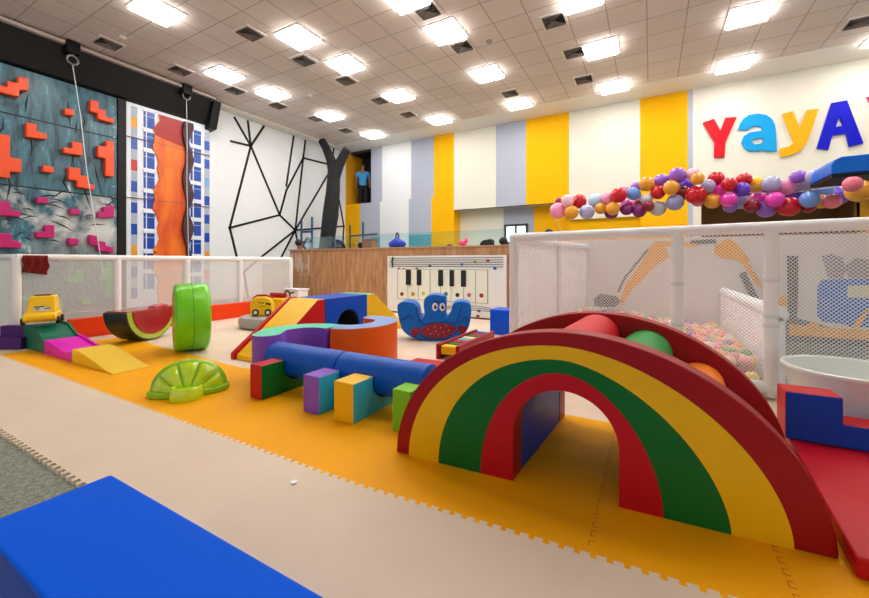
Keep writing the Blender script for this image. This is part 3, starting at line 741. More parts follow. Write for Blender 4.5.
for (u0, u1) in ((406, 410.8), (416.9, 421.3), (438.3, 443), (449.6, 454), (461, 466)):
    a, c = aty(u0, 280, 6.59).x, aty(u1, 280, 6.59).x
    MB().box(a, c, 6.58, 6.598, .585, .895).build('black_key', BLK2, pn, bevel=.004)
for (u, v, c) in ((402, 294, (130, 20, 20)), (413, 294, (200, 110, 30)), (423.5, 293.5, (220, 200, 30)), (446, 294, (30, 120, 130)), (457.5, 295, (40, 40, 50)), (469.2, 295, (190, 90, 130)), (481.5, 295.5, (170, 20, 40))):
    p = aty(u, v, 6.598)
    MB().disc(p, (0, -1, 0), .04, .006, 0, 16).build('key_dot', mat('dot %d %d %d' % c, c, .4), pn)
for (u, v, c) in ((462, 264.5, (60, 120, 210)), (488, 260.5, (170, 30, 30)), (495, 268.5, (30, 90, 190)), (399, 269, (150, 30, 40)), (404, 269.3, (150, 30, 40)), (417, 269, (150, 60, 40)), (475, 262, (150, 150, 60)), (430, 266, (60, 60, 60)), (478, 316, (150, 40, 50)), (479, 311, (90, 90, 110))):
    p = aty(u, v, 6.61)
    MB().disc(p, (0, -1, 0), .03, .008, 0, 12, 1.2, .8).build('note', mat('note %d %d %d' % c, c, .4), pn)
b = MB()
for k in range(3):
    b.tube([(-2.95 + .62 * cos(t) * 1, 6.608, .12 + (.03 + k * .03) * sin(t) * 1.3) for t in [pi * q / 14 for q in range(15)]], .005, 5)
b.build('swirl_lines', BLK2, pn)

# ---------------------------------------------------------------- climbing walls
CXW = -10.35
def teal_mat():
    m = bpy.data.materials.new('climbing wall print'); m.use_nodes = True; nt = m.node_tree; b = nt.nodes['Principled BSDF']; b.inputs['Roughness'].default_value = .3
    tc = nt.nodes.new('ShaderNodeTexCoord')
    def noise(scale, vec, detail=6, rough=.6, dist=0.0):
        mp = nt.nodes.new('ShaderNodeMapping'); mp.inputs['Scale'].default_value = vec
        n = nt.nodes.new('ShaderNodeTexNoise'); n.inputs['Scale'].default_value = scale; n.inputs['Detail'].default_value = detail; n.inputs['Roughness'].default_value = rough; n.inputs['Distortion'].default_value = dist
        nt.links.new(tc.outputs['Object'], mp.inputs['Vector']); nt.links.new(mp.outputs['Vector'], n.inputs['Vector']); return n
    n1 = noise(2.6, (1, 2.0, .42), 9, .72, .9)
    r = nt.nodes.new('ShaderNodeValToRGB'); e = r.color_ramp.elements
    e[0].position = .34; e[0].color = rgb(8, 26, 36); e[1].position = .72; e[1].color = rgb(210, 232, 236)
    x = e.new(.42); x.color = rgb(24, 74, 92); x = e.new(.50); x.color = rgb(58, 104, 120); x = e.new(.57); x.color = rgb(52, 112, 132); x = e.new(.64); x.color = rgb(92, 146, 162)
    nt.links.new(n1.outputs['Fac'], r.inputs['Fac'])
    # pale burst in the lower rows
    sx = nt.nodes.new('ShaderNodeSeparateXYZ'); nt.links.new(tc.outputs['Object'], sx.inputs['Vector'])
    mr = nt.nodes.new('ShaderNodeMapRange'); mr.inputs['From Min'].default_value = 2.55; mr.inputs['From Max'].default_value = 1.55; nt.links.new(sx.outputs['Z'], mr.inputs['Value'])
    mr2 = nt.nodes.new('ShaderNodeMapRange'); mr2.inputs['From Min'].default_value = .9; mr2.inputs['From Max'].default_value = 1.7; nt.links.new(sx.outputs['Z'], mr2.inputs['Value'])
    lt = nt.nodes.new('ShaderNodeMath'); lt.operation = 'LESS_THAN'; lt.inputs[1].default_value = 2.46; nt.links.new(sx.outputs['Z'], lt.inputs[0])
    n2 = noise(1.3, (1, 1, .8), 5, .6, .3)
    r2 = nt.nodes.new('ShaderNodeValToRGB'); r2.color_ramp.elements[0].position = .42; r2.color_ramp.elements[1].position = .56
    nt.links.new(n2.outputs['Fac'], r2.inputs['Fac'])
    m1 = nt.nodes.new('ShaderNodeMath'); m1.operation = 'MULTIPLY'; nt.links.new(lt.outputs[0], m1.inputs[0]); nt.links.new(mr2.outputs[0], m1.inputs[1])
    m2 = nt.nodes.new('ShaderNodeMath'); m2.operation = 'MULTIPLY'; nt.links.new(m1.outputs[0], m2.inputs[0]); nt.links.new(r2.outputs['Color'], m2.inputs[1])
    mx = nt.nodes.new('ShaderNodeMix'); mx.data_type = 'RGBA'
    nt.links.new(m2.outputs[0], mx.inputs['Factor']); nt.links.new(r.outputs['Color'], mx.inputs[6]); mx.inputs[7].default_value = rgb(214, 216, 212)
    nt.links.new(mx.outputs[2], b.inputs['Base Color'])
    return m
cw = thing('climbing_wall', 'tall teal printed climbing wall at far left with black frame', 'climbing wall', (CXW - .1, 2, 0))
MB().box(XL + .01, CXW, -1.5, 4.06, .02, 4.70).build('panel', teal_mat(), cw, smooth=False)
sm_ = MB()
for z in (3.79, 2.47, 1.12): sm_.box(CXW, CXW + .004, -1.5, 4.06, z - .014, z + .014)
random.seed(11)
for k in range(26):      # printed tear lines beside the pale burst
    y = 2.3 + random.random() * 1.5; z = 1.25 + random.random() * 1.1; l = .12 + random.random() * .25
    a = random.gauss(0, .5)
    sm_.tube([(CXW + .001, y, z), (CXW + .001, y + l * .5, z + .5 * l * sin(a) + .02), (CXW + .001, y + l, z + l * sin(a))], [.004, .014, .003], 5)
for k in range(14):
    y = 2.2 + random.random() * 1.8; z = 2.6 + random.random() * 2
    sm_.tube([(CXW + .001, y, z), (CXW + .001, y + random.gauss(0, .05), z - .2), (CXW + .001, y + random.gauss(0, .08), z - .3 - random.random() * .3)], [.004, .016, .003], 5)
sm_.build('seam_lines', mat('seam dark', (16, 34, 42), .6), cw, smooth=False)
bo_ = MB()
for k in range(60): bo_.disc((CXW, 4.0 - .0 * k, .3 + k * .073), (1, 0, 0), .012 if k % 3 == 0 else .0001, .006, 0, 8)
bo_.build('bolts', mat('bolt chrome', (210, 215, 220), .25, metal=1), cw)
MB().box(XL + .01, CXW + .03, 4.07, atx(126, 150, CXW + .03).y, .02, 4.9).build('frame_post', BLACK, cw, smooth=False)

fw_ = thing('climbing_wall', 'tall climbing wall printed like a white apartment building split by orange lava crack', 'climbing wall', (CXW - .1, 5.2, 0))
fy0, fy1 = atx(126.4, 150, CXW).y, 6.12
FW = mat('facade white', (226, 232, 242), .35); FB = mat('facade blue', (14, 70, 170), .25); FG = mat('facade grey', (168, 178, 196), .4); FO = mat('facade amber', (228, 160, 40), .4)
FR = mat('facade red', (200, 40, 50), .4); FLB = mat('facade pale blue', (120, 160, 215), .35)
MB().box(XL + .01, CXW, fy0, fy1, .02, 4.78).build('panel', FW, fw_, smooth=False)
pr = MB(); yu = lambda u: atx(u, 180, CXW).y
def fr(u0, u1, z0, z1, m, d=.004): pr.box(CXW, CXW + d, yu(u0), yu(u1), z0, z1, m)
random.seed(5)
seq = [1, 2, 0, 2, 1, 2, 4, 2, 0, 2, 0, 2, 3, 2, 0, 2, 0, 2, 0, 2]
cm = {0: 1, 1: 3, 2: 2, 3: 3, 4: 4}
for k in range(19):
    z = 4.5 - k * .245
    if z < .1: break
    mI = [2, 3, 2, 1, 2, 4, 2, 1, 2, 1, 2, 1, 2, 3, 2, 1, 2, 1, 2][k]
    fr(131, 137.3, z - .125, z + .12, mI)
    mJ = [2, 1, 2, 1, 2, 5, 2, 1, 2, 1, 2, 1, 2, 3, 2, 4, 2, 1, 2][k]
    fr(204.3, 209.5, z - .125 - .1, z + .12 - .1, mJ)
for k in range(10):
    z = 4.42 - k * .475
    if z < .2: break
    for (u0, u1, dz) in ((143.5, 154.5, 0), (190.5, 201, -.1)):
        fr(u0, u1, z - .21 + dz, z + .18 + dz, 1)
        um = u0 + (u1 - u0) * .25
        fr(um - .5, um + .5, z - .21 + dz, z + .18 + dz, 0, .008)
        fr(u0 - .7, u1 + .7, z + .16 + dz, z + .215 + dz, 0, .03)
        fr(u0, u1, z + .05 + dz, z + .07 + dz, 5, .007)
pr.build('facade_print', [FW, FB, FG, FO, FR, FLB], fw_, smooth=False)
LAVA = bpy.data.materials.new('lava orange'); LAVA.use_nodes = True
nt = LAVA.node_tree; bb = nt.nodes['Principled BSDF']; bb.inputs['Roughness'].default_value = .4
tc = nt.nodes.new('ShaderNodeTexCoord'); mp = nt.nodes.new('ShaderNodeMapping'); mp.inputs['Scale'].default_value = (1, 1.2, .35)
nn = nt.nodes.new('ShaderNodeTexNoise'); nn.inputs['Scale'].default_value = 2.2; rr_ = nt.nodes.new('ShaderNodeValToRGB')
rr_.color_ramp.elements[0].position = .32; rr_.color_ramp.elements[0].color = rgb(205, 48, 6); rr_.color_ramp.elements[1].position = .62; rr_.color_ramp.elements[1].color = rgb(248, 132, 14)
nt.links.new(tc.outputs['Object'], mp.inputs['Vector']); nt.links.new(mp.outputs['Vector'], nn.inputs['Vector']); nt.links.new(nn.outputs['Fac'], rr_.inputs['Fac']); nt.links.new(rr_.outputs['Color'], bb.inputs['Base Color'])
zs = [.05 + k * .13 for k in range(36)]
le = [(yu(155.5) + .06 * sin(z * 4.4) + .035 * sin(z * 13), z) for z in zs if z < 4.72]
re_ = [(yu(183) + .05 * sin(z * 5.2 + 1), z) for z in zs if z < 4.72]
re2 = [(yu(189.5) + .06 * sin(z * 7.2 + .5), z) for z in zs if z < 4.72]
b = MB(); b.prism([[Vector((CXW + .03, y, z)) for y, z in le + re_[::-1]]], (-.03, 0, 0)); b.build('lava_crack', LAVA, fw_, smooth=False)
b = MB(); b.prism([[Vector((CXW + .10, y, z)) for y, z in re_ + re2[::-1]]], (-.10, 0, 0)); b.build('dark_rock_edge', mat('rock dark', (74, 44, 52), .7, bump=.6, bscale=6, var=.4, vscale=5), fw_, smooth=False)
b = MB(); b.prism([[Vector((CXW + .036, y, z)) for y, z in [(y + .012, z) for y, z in le if z > 4.02] + [(y - .005, z) for y, z in re_ if z > 3.9][::-1]]], (-.03, 0, 0)); b.build('dark_red_top', mat('lava red', (168, 18, 14), .45), fw_, smooth=False)
b = MB()
for z in (3.9, 2.52): b.box(CXW, CXW + .032, fy0, fy1, z - .006, z + .006)
b.build('seam_lines', mat('seam light', (120, 90, 90), .7), fw_, smooth=False)
# black header over both walls
hd = thing('wall_header', 'black boxed header above both climbing walls holding rope devices', 'header', (CXW, 3, 4.75))
b = MB(); b.prism([[Vector((x, 6.0, z)) for x, z in ((XL + .01, 4.62), (-10.24, 4.72), (-10.02, 5.30), (XL + .01, 5.30))]], (0, -7.5, 0)); b.build('casing', BLACK, hd, smooth=False)
b = MB(); b.prism([[Vector((x, 6.22, z)) for x, z in ((-10.5, 4.56), (-10.16, 4.60), (-9.95, 5.28), (-10.5, 5.28))]], (0, -.22, 0)); b.build('end_cap', BLACK, hd, bevel=.02)
MB().box(-10.02, -9.93, -1.5, 6.05, 5.30, 5.36).build('cornice_strip', mat('cornice', (205, 192, 184), .6), hd, smooth=False)
RINGM = mat('ring grey', (150, 150, 145), .35, metal=.6); ROPE = mat('rope white', (225, 232, 238), .7)
for (u, v, ue, ve, lab) in ((72.5, 60, 103, 272, 'auto belay device with long white rope over teal climbing wall'), (186.5, 96, 189, 268, 'auto belay device with white rope over building-print climbing wall')):
    p = atx(u, v, -9.95); e = atx(ue, ve, -10.0)
    t = thing('auto_belay', lab, 'belay device', (p.x, p.y, p.z))
    MB().box(p.x - .14, p.x + .08, p.y - .11, p.y + .11, 5.14, 5.39).build('housing', BLACK, t, bevel=.03)
    b = MB(); b.tube([p + Vector((0, .085 * cos(a), .085 * sin(a))) for a in [2 * pi * k / 20 for k in range(21)]], .018, 8, cap=False); b.build('ring', RINGM, t)
    MB().tube([p + Vector((0, 0, .08)), p + Vector((0, 0, .24))], .022, 8).build('strap', RINGM, t)
    mid = (p + e) / 2 + Vector((0, -.02, -.05))
    MB().tube([p + Vector((0, 0, -.08)), p * .75 + e * .25 + Vector((0, .0, 0)), mid, e], .008, 6).build('rope', ROPE, t)
# holds
HO = mat('hold orange', (246, 78, 8), .35); HM = mat('hold magenta', (196, 14, 112), .3); HG = mat('hold green', (60, 170, 90), .4)
c1 = lambda l: [(x / 5.977, 60 + y / 5.977) for x, y in l]
c2 = lambda l: [(x / 5.977, 160 + y / 5.977) for x, y in l]
c3 = lambda l: [(x / 6.685, 250 + y / 6.685) for x, y in l]
HOLDS = [
 (c1([(-40, 140), (42, 158), (42, 122), (107, 135), (107, 95), (172, 110), (172, 185), (118, 178), (118, 222), (-40, 182)]), HO, 'orange zigzag climbing hold at top left of teal wall'),
 (c1([(388, 285), (447, 297), (447, 335), (388, 325)]), HO, 'small orange square climbing hold high beside the white rope'),
 (c1([(540, 235), (591, 248), (591, 290), (635, 300), (635, 338), (682, 348), (682, 380), (585, 352), (585, 320), (540, 307)]), HO, 'orange stair-shaped climbing hold at top right of teal wall'),
 (c1([(155, 372), (222, 382), (222, 425), (283, 440), (283, 475), (155, 460)]), HO, 'orange L-shaped climbing hold below the zigzag one'),
 ([(-6, 132.5), (10.4, 135.3), (10.4, 157), (21.7, 159), (21.7, 172.8), (10.5, 171.5), (10.5, 178.4), (-6, 176.5)], HO, 'large orange T-shaped climbing hold at left edge of teal wall'),
 ([(63.6, 147), (72, 148.2), (72, 141.2), (82.5, 142.8), (83, 156), (63.6, 152.8)], HO, 'orange step-shaped climbing hold left of the rope at mid height'),
 ([(97.9, 145.3), (106.2, 146.4), (106.2, 140.3), (114.2, 141.4), (114.5, 177), (105.4, 176), (105.4, 158.7), (97.9, 156.7)], HO, 'tall orange branched climbing hold at right edge of teal wall'),
 (c2([(255, 28), (322, 40), (322, 80), (255, 70)]), HO, 'small orange block climbing hold in the third row'),
 (c2([(410, 40), (482, 50), (482, 90), (526, 98), (526, 142), (568, 150), (568, 180), (460, 162), (460, 125), (410, 117)]), HO, 'orange diagonal stair climbing hold crossed by the white rope'),
 (c2([(-30, 238), (65, 252), (65, 295), (125, 305), (125, 340), (-30, 330)]), HM, 'magenta L-shaped climbing hold at upper left of lower rows'),
 (c2([(222, 218), (292, 225), (292, 262), (222, 258)]), HM, 'magenta square climbing hold on top of the pale burst'),
 (c2([(420, 290), (482, 295), (482, 328), (420, 325)]), HM, 'small magenta climbing hold right of the pale burst'),
 (c2([(586, 310), (618, 308), (618, 278), (684, 272), (684, 345), (586, 342)]), HM, 'magenta step climbing hold at right edge of teal wall'),
 (c2([(-30, 432), (70, 440), (70, 475), (130, 492), (130, 530), (-30, 520)]), HM, 'magenta climbing hold at lower left just above fence rail'),
 (c2([(215, 430), (268, 425), (268, 387), (328, 388), (328, 465), (215, 465)]), HM, 'magenta corner-shaped climbing hold above the red cloth'),
 (c2([(410, 465), (470, 470), (470, 510), (410, 510)]), HM, 'small magenta square climbing hold low and left of rope'),
 (c2([(535, 445), (590, 455), (590, 482), (635, 490), (635, 512), (680, 520), (680, 555), (585, 545), (585, 515), (535, 505)]), HM, 'magenta stair climbing hold crossed by rope above fence rail'),
 (c3([(500, 130), (560, 135), (560, 220), (445, 215), (445, 180), (500, 180)]), HG, 'green corner-shaped climbing hold behind fence netting'),
 (c3([(675, 120), (715, 118), (715, 80), (765, 80), (765, 320), (708, 320), (708, 200), (675, 195)]), HG, 'tall green climbing hold behind fence netting beside the post'),
 (c3([(550, 320), (608, 322), (608, 368), (550, 368)]), HG, 'small green square climbing hold low behind the netting'),
 (c3([(365, 325), (420, 330), (420, 400), (365, 400)]), HG, 'green climbing hold low behind the netting right of yellow car'),
 (c3([(150, 315), (215, 318), (215, 345), (150, 345)]), HG, 'green climbing hold behind the netting just over yellow car'),
]
for (pl, m, lab) in HOLDS:
    lp = [atx(u, v, CXW + .13) for u, v in pl]
    c = sum(lp, Vector()) / len(lp)
    b = MB(); b.prism([lp], (-.128, 0, 0))
    tag(b.build('climbing_hold', m, origin=(CXW, c.y, c.z), bevel=.018), lab, 'climbing hold', 'holds on the teal climbing wall')
# line art on the white wall
k7 = lambda x, y: (210 + x / 3.74, 100 + y / 3.74)
SEG = [((152, 172), (92, 68)), ((152, 172), (141, 82)), ((152, 172), (200, 100)), ((152, 172), (80, 155)), ((152, 172), (73, 478)), ((152, 172), (260, 430)), ((73, 478), (260, 430)),
       ((73, 478), (98, 580)), ((260, 430), (285, 338)), ((285, 338), (348, 217)), ((312, 137), (285, 320)), ((356, 150), (348, 217)), ((348, 217), (318, 487)), ((348, 217), (440, 240)), ((260, 430), (318, 487)),
       ((318, 487), (440, 280)), ((318, 487), (500, 472)), ((318, 487), (200, 580)), ((318, 487), (265, 590)), ((318, 487), (337, 590)), ((478, 350), (500, 472)), ((500, 472), (494, 570)), ((462, 180), (458, 225))]
la = MB()
for a, c in SEG:
    p, q = atx(*k7(*a), XL), atx(*k7(*c), XL)
    p.y = min(p.y, 11.66); q.y = min(q.y, 11.66)
    d = (q - p).normalized(); nrm_ = Vector((0, -d.z, d.y)) * .03
    e = d * .04
    la.prism([[p - e + nrm_ + Vector((.02, 0, 0)), q + e + nrm_ + Vector((.02, 0, 0)), q + e - nrm_ + Vector((.02, 0, 0)), p - e - nrm_ + Vector((.02, 0, 0))]], (-.02, 0, 0))
for a, c in (((263.5, 255), (243.7, 271.6)), ((243.7, 271.6), (248.3, 300)), ((236, 255), (241, 270))):
    p, q = atx(*a, XL), atx(*c, XL); d = (q - p).normalized(); nrm_ = Vector((0, -d.z, d.y)) * .028
    la.prism([[p + nrm_ + Vector((.02, 0, 0)), q + nrm_ + Vector((.02, 0, 0)), q - nrm_ + Vector((.02, 0, 0)), p - nrm_ + Vector((.02, 0, 0))]], (-.02, 0, 0))
tag(la.build('line_art', BLACK, smooth=False), 'black straight-line geometric artwork on the white left wall', 'wall art')
# tree trunk
def tp_(u, v, Y=9.9): return aty(u, v, Y)
TB = mat('tree black', (24, 27, 32), .75, bump=.8, bscale=5, var=.5, vscale=4)
tr = thing('tree_trunk', 'thick black forked artificial tree trunk in the room corner', 'tree', tp_(328, 305))
b = MB(); pts = [tp_(326, 300), tp_(327, 250), tp_(328, 235), tp_(330.5, 215), tp_(333, 192), tp_(334, 172), tp_(334.5, 160)]
b.tube(pts, [.34, .29, .255, .27, .235, .21, .15], 14); b.build('trunk', TB, tr)
b = MB(); b.tube([tp_(334, 176), tp_(331, 160), tp_(326, 148), tp_(322, 141)], [.19, .16, .14, .13], 12); b.build('branch', TB, tr)
b = MB(); b.tube([tp_(334.5, 178), tp_(339, 165), tp_(344, 155), tp_(347.5, 149)], [.19, .17, .15, .14], 12); b.build('branch', TB, tr)
b = MB(); b.ball(tp_(337, 250, 9.7), .30, 0, 16, 10, (1, 1, 1.2)); q = tp_(337, 250, 9.7)
for v in b.bm.verts: v.co.z = v.co.z if v.co.z > q.z - .3 else (0.0 if v.co.z < q.z - .3 else v.co.z)
tag(b.build('boulder', TB, origin=(q.x, q.y, 0)), 'rounded black boulder at the right foot of the tree trunk', 'rock')

# ---------------------------------------------------------------- left fence
FXL = -6.98; FZ = 1.112
def fy(u): return atx(u, 260, FXL).y
fe = thing('safety_fence', 'long white padded-pipe fence with fine netting before the climbing walls', 'fence', (FXL, 3.7, 0))
PU = [16, 117, 187, 240, 290]
ys = [fy(u) for u in PU]
MB().tube([(FXL, ys[0], FZ), (FXL, ys[-1] + .03, FZ)], .042, 14).build('top_rail', PIPE, fe)
MB().tube([(FXL, ys[0], FZ), (FXL - 3.2, ys[0] - .0, FZ)], .040, 14).build('top_rail', PIPE, fe)
for y in ys: MB().tube([(FXL, y, .0), (FXL, y, FZ)], .05 if y < ys[-1] else .06, 14).build('post', PIPE, fe)
def net(mb, u0, u1, z0, z1, sp, wd, to3, tn=None):
    """diamond net on a plane (s,z): flat cords in both diagonals, clipped to the rectangle"""
    Wd, Hh = u1 - u0, z1 - z0
    n = int((Wd + Hh) / sp)
    for sgn in (1, -1):
        for k in range(n + 1):
            c = u0 + k * sp - (Hh if sgn > 0 else 0)
            # s = c + sgn*(z-z0)
            za = max(z0, z0 + (u0 - c) / sgn) if sgn > 0 else max(z0, z0 + (c - u1))
            zb = min(z1, z0 + (u1 - c)) if sgn > 0 else min(z1, z0 + (c - u0))
            if zb - za < .01: continue
            a, b_ = (c + sgn * (za - z0), za), (c + sgn * (zb - z0), zb)
            h = wd / 2 * .7071
            q = [(a[0] - h, a[1] + h * sgn), (a[0] + h, a[1] - h * sgn), (b_[0] + h, b_[1] - h * sgn), (b_[0] - h, b_[1] + h * sgn)]
            f3 = [to3(s, z, .0) for s, z in q]; bk = [to3(s, z, wd * .6) for s, z in q]
            vf = [mb.bm.verts.new(p) for p in f3]; vb = [mb.bm.verts.new(p) for p in bk]
            mb._f(vf, 0); mb._f(vb[::-1], 0); mb._f([vf[0], vf[3], vb[3], vb[0]], 0); mb._f([vf[1], vb[1], vb[2], vf[2]], 0)
b = MB(); net(b, ys[0], ys[-1], .03, FZ, .023, .0056, lambda s, z, d: Vector((FXL + d, s, z))); b.build('netting', NETL, fe, smooth=False)
b = MB(); net(b, FXL - 3.2, FXL, .03, FZ, .03, .0075, lambda s, z, d: Vector((s, ys[0] + d, z))); b.build('netting', NETL, fe, smooth=False)
b = MB().box(FXL + .06, FXL + .16, 2.15, 6.2, G, .275)
tag(b.build('kick_pad', V_OPAD, origin=(FXL + .1, 4, G), bevel=.012), 'long orange padded kickboard along foot of the left fence', 'padding')
# cloth over rail
cu0, cu1 = fy(22), fy(47)
b = MB(); nx, nz = 14, 12; g_ = []
for i in range(nx + 1):
    y = cu0 + (cu1 - cu0) * i / nx; row = []
    for j in range(nz * 2 + 1):
        t = j / (nz * 2)
        if t < .2: z = FZ - .12 + t / .2 * .12; x = FXL - .05
        elif t < .3: a = (t - .2) / .1 * pi; z = FZ + .05 * sin(a) + .0; x = FXL - .05 * cos(a)
        else: z = FZ - (t - .3) / .7 * (.19 + .04 * i / nx); x = FXL + .052 + .012 * sin(i * 1.3 + j * .2)
        row.append(b.bm.verts.new((x, y + .01 * sin(j * .5), z)))
    g_.append(row)
for i in range(nx):
    for j in range(nz * 2): b._f([g_[i][j], g_[i + 1][j], g_[i + 1][j + 1], g_[i][j + 1]], 0)
o = b.build('cloth', mat('cloth maroon', (112, 8, 16), .9), origin=(FXL, (cu0 + cu1) / 2, FZ - .2), sharp=80)
sdm = o.modifiers.new('thick', 'SOLIDIFY'); sdm.thickness = .008
tag(o, 'dark red cloth draped over the fence rail above yellow car', 'cloth')

# ---------------------------------------------------------------- ball pit
P0 = Vector((-1.3, 4.10, 0)); P1 = Vector((.77, 3.854, 0)); dv = (P1 - P0).normalized(); nv_ = Vector((-dv.y, dv.x, 0))
def onf(s, z=0.0, off=0.0): return P0 + dv * s + nv_ * off + Vector((0, 0, z))
SL = (P1 - P0).length; SEND = SL + 1.55
PZ = 1.315
pit = thing('ball_pit_fence', 'white padded pipe enclosure with netting around the ball pit', 'fence', onf(1.2))
MB().tube([onf(-.03, PZ), onf(SEND, PZ)], .046, 18).build('top_rail', PIPE, pit)
MB().tube([onf(-.03, .08), onf(SEND, .08)], .05, 18).build('bottom_rail', PIPE, pit)
for (s, r) in ((0, .05), (1.51, .047), (SL + .035, .045), (SEND, .055)):
    MB().tube([onf(s, .02), onf(s, PZ)], r, 18).build('post', PIPE, pit)
for s in (1.51, SL + .035):
    for z in ((.55, .62, .9) if s > 2 else (.5, .85)):
        bnd = MB()
        bnd.lathe([(.048 if s < 2 else .046, z), (.051 if s < 2 else .05, z + .008), (.051 if s < 2 else .05, z + .02), (.048 if s < 2 else .046, z + .028)], onf(s), 'z', 18)
        bnd.build('tie_band', mat('tie white', (226, 228, 232), .5), pit)
b = MB(); net(b, 0.0, SEND, .08, PZ, .027, .0044, lambda s, z, d: onf(s, z, d)); b.build('netting', NET, pit, smooth=False)
sx0, sx1 = Vector((-1.3, 4.15, 0)), Vector((-.9, 6.62, 0))
sd = (sx1 - sx0).normalized(); sn = Vector((-sd.y, sd.x, 0))
b = MB(); b.prism([[sx0 + Vector((0, 0, .02)), sx1 + Vector((0, 0, .02)), sx1 + Vector((0, 0, 1.275)), sx0 + Vector((0, 0, 1.275))]], sn * .05); b.build('side_cover', V_WHITE, pit, bevel=.01)
MB().tube([sx0 + Vector((0, 0, 1.29)), sx1 + Vector((0, 0, 1.29))], .045, 14).build('side_rail', PIPE, pit)
MB().tube([sx0 + sd * 1.25 + sn * -.03, sx0 + sd * 1.25 + sn * -.03 + Vector((0, 0, 1.27))], .03, 12).build('side_post', PIPE, pit)
# partition inside
prt = thing('pit_partition', 'white padded low partition sloping back inside the ball pit', 'partition', (.84, 5.2, 0))
b = MB(); b.box(.84, .92, 3.97, 6.6, .02, .62); b.build('panel', V_WHITE, prt, bevel=.01)
MB().tube([(.88, 3.97, .64), (.88, 6.6, .64)], .06, 16).build('top_roll', PIPE, prt)
b = MB().box(.93, 3.4, 3.75, 6.6, .003, .03); tag(b.build('floor_pad', mat('pit grey', (92, 102, 104), .6), origin=(2, 5, 0)), 'dark grey floor pad in the right pit compartment', 'padded mat')
# mural
MY = 6.63
mu = thing('mural_panel', 'pale wall panel with printed excavator at the back of ball pit', 'mural', (1.2, MY, 0))
MB().box(-1.28, 4.2, MY, MY + .05, .02, 1.40).build('board', MURAL_BG, mu, smooth=False)
MY2 = MY - .002
def mural(name, polys, m, t=.006):
    b = MB()
    for pl in polys: b.prism([[aty(u, v, MY - t) for u, v in pl]], (0, t - .0005, 0))
    return b.build(name, m, mu, smooth=False)
M_Y = mat('mural yellow', (244, 172, 44), .6); M_G = mat('mural dark grey', (96, 98, 104), .6); M_B = mat('mural blue', (20, 122, 210), .6)
k4 = lambda l: [(580 + x / 5.433, 230 + y / 5.433) for x, y in l]
k5 = lambda l: [(690 + x / 4.855, 225 + y / 4.855) for x, y in l]
mural('excavator_arm', [k4([(410, 60), (460, 80), (490, 150), (430, 175), (270, 340), (235, 400), (215, 395), (250, 290), (330, 180), (380, 90)]),
                        k4([(410, 60), (470, 60), (640, 75), (640, 90), (470, 90)]),
                        k5([(120, 100), (185, 65), (230, 90), (290, 170), (270, 200), (225, 170), (150, 160), (120, 140)]),
                        k5([(265, 200), (290, 185), (350, 290), (345, 310), (320, 290)]), k5([(420, 350), (465, 340), (470, 390), (420, 400)])], M_Y)
mural('chassis_print', [k5([(480, 480), (560, 490), (600, 470), (640, 495), (780, 505), (869, 510), (990, 515), (990, 580), (869, 560), (640, 545), (480, 535)]),
                        k5([(780, 500), (830, 440), (869, 400), (869, 420), (838, 470), (815, 505)])], M_Y, .01)
mural('machine_body', [k5([(640, 265), (760, 262), (869, 262), (990, 262), (990, 500), (780, 495), (740, 480), (640, 470), (618, 440), (620, 300)])], M_B, .008)
mural('hydraulic_hose', [k4([(370, 95), (385, 95), (245, 270), (215, 340), (200, 335), (235, 260)])], M_G, .004)
mural('bucket_print', [k4([(75, 375), (110, 345), (200, 360), (225, 390), (190, 420), (80, 415)])], M_G, .004)
mural('mast_print', [k5([(470, 150), (525, 150), (525, 330), (520, 470), (475, 440)])], M_G, .004)
mural('boom_detail', [k5([(0, 75), (120, 68), (130, 78), (125, 90), (0, 95)])], M_G, .004)
mural('hydraulic_hose', [k5([(240, 240), (270, 225), (345, 380), (340, 400), (300, 370)])], M_G, .004)
mural('stone_pile', [k5([(640, 150), (690, 140), (740, 160), (760, 220), (740, 260), (670, 258)]), k5([(755, 200), (800, 160), (869, 170), (930, 170), (960, 260), (770, 260)])], mat('mural stone', (150, 150, 160), .7), .004)
mural('ground_print', [k5([(415, 400), (480, 440), (990, 585), (990, 760), (415, 700)])], M_G, .003)
mural('label_print', [k5([(765, 295), (869, 292), (930, 295), (930, 355), (765, 352)])], mat('mural cream', (222, 224, 200), .6), .012)

# balls
BC = {'pink': (246, 160, 170), 'yellow': (246, 214, 96), 'orange': (246, 176, 110), 'blue': (70, 104, 210), 'green': (130, 170, 130), 'purple': (160, 120, 200), 'red': (226, 90, 96), 'cream': (244, 226, 196), 'magenta': (214, 90, 170)}
BW = ['pink'] * 6 + ['yellow'] * 5 + ['orange'] * 4 + ['blue'] * 1 + ['green'] * 3 + ['purple'] * 3 + ['red'] * 3 + ['cream'] * 3 + ['magenta'] * 2
br_ = .052
random.seed(21)
bpos = []
iy = 0
y = 4.13
def surf(x, y): return .27 + .03 * sin(x * 2.1 + 1) * sin(y * 1.7) - .10 * min(1, max(0, (x + .3) / .9))
layers = [0, 1]
while y < 6.52:
    x = -1.02 + (br_ if iy % 2 else 0)
    while x < .78:
        yf = 4.10 - (x + 1.3) * .1188 + .085
        xl = -1.3 + (y - 4.15) * .162 + .08
        if y > yf and x > xl: bpos.append((x + random.gauss(0, .002), y + random.gauss(0, .002), surf(x, y) + random.random() * .03, 0))
        x += br_ * 2.06
    y += br_ * 1.80; iy += 1
for k in range(2):     # the heap's face against the net
    x = -.25 + (k % 2) * br_
    while x < .78:
        yy = 4.10 - (x + 1.3) * .1188 + .075
        bpos.append((x, yy, surf(x, 4.1) - .06 - k * .075, 0)); x += br_ * 2.04
hid = [(x + br_, y + br_ * .6, max(.05, z - .075)) for (x, y, z, q) in bpos[::1] if y > 4.25 and x < .73]
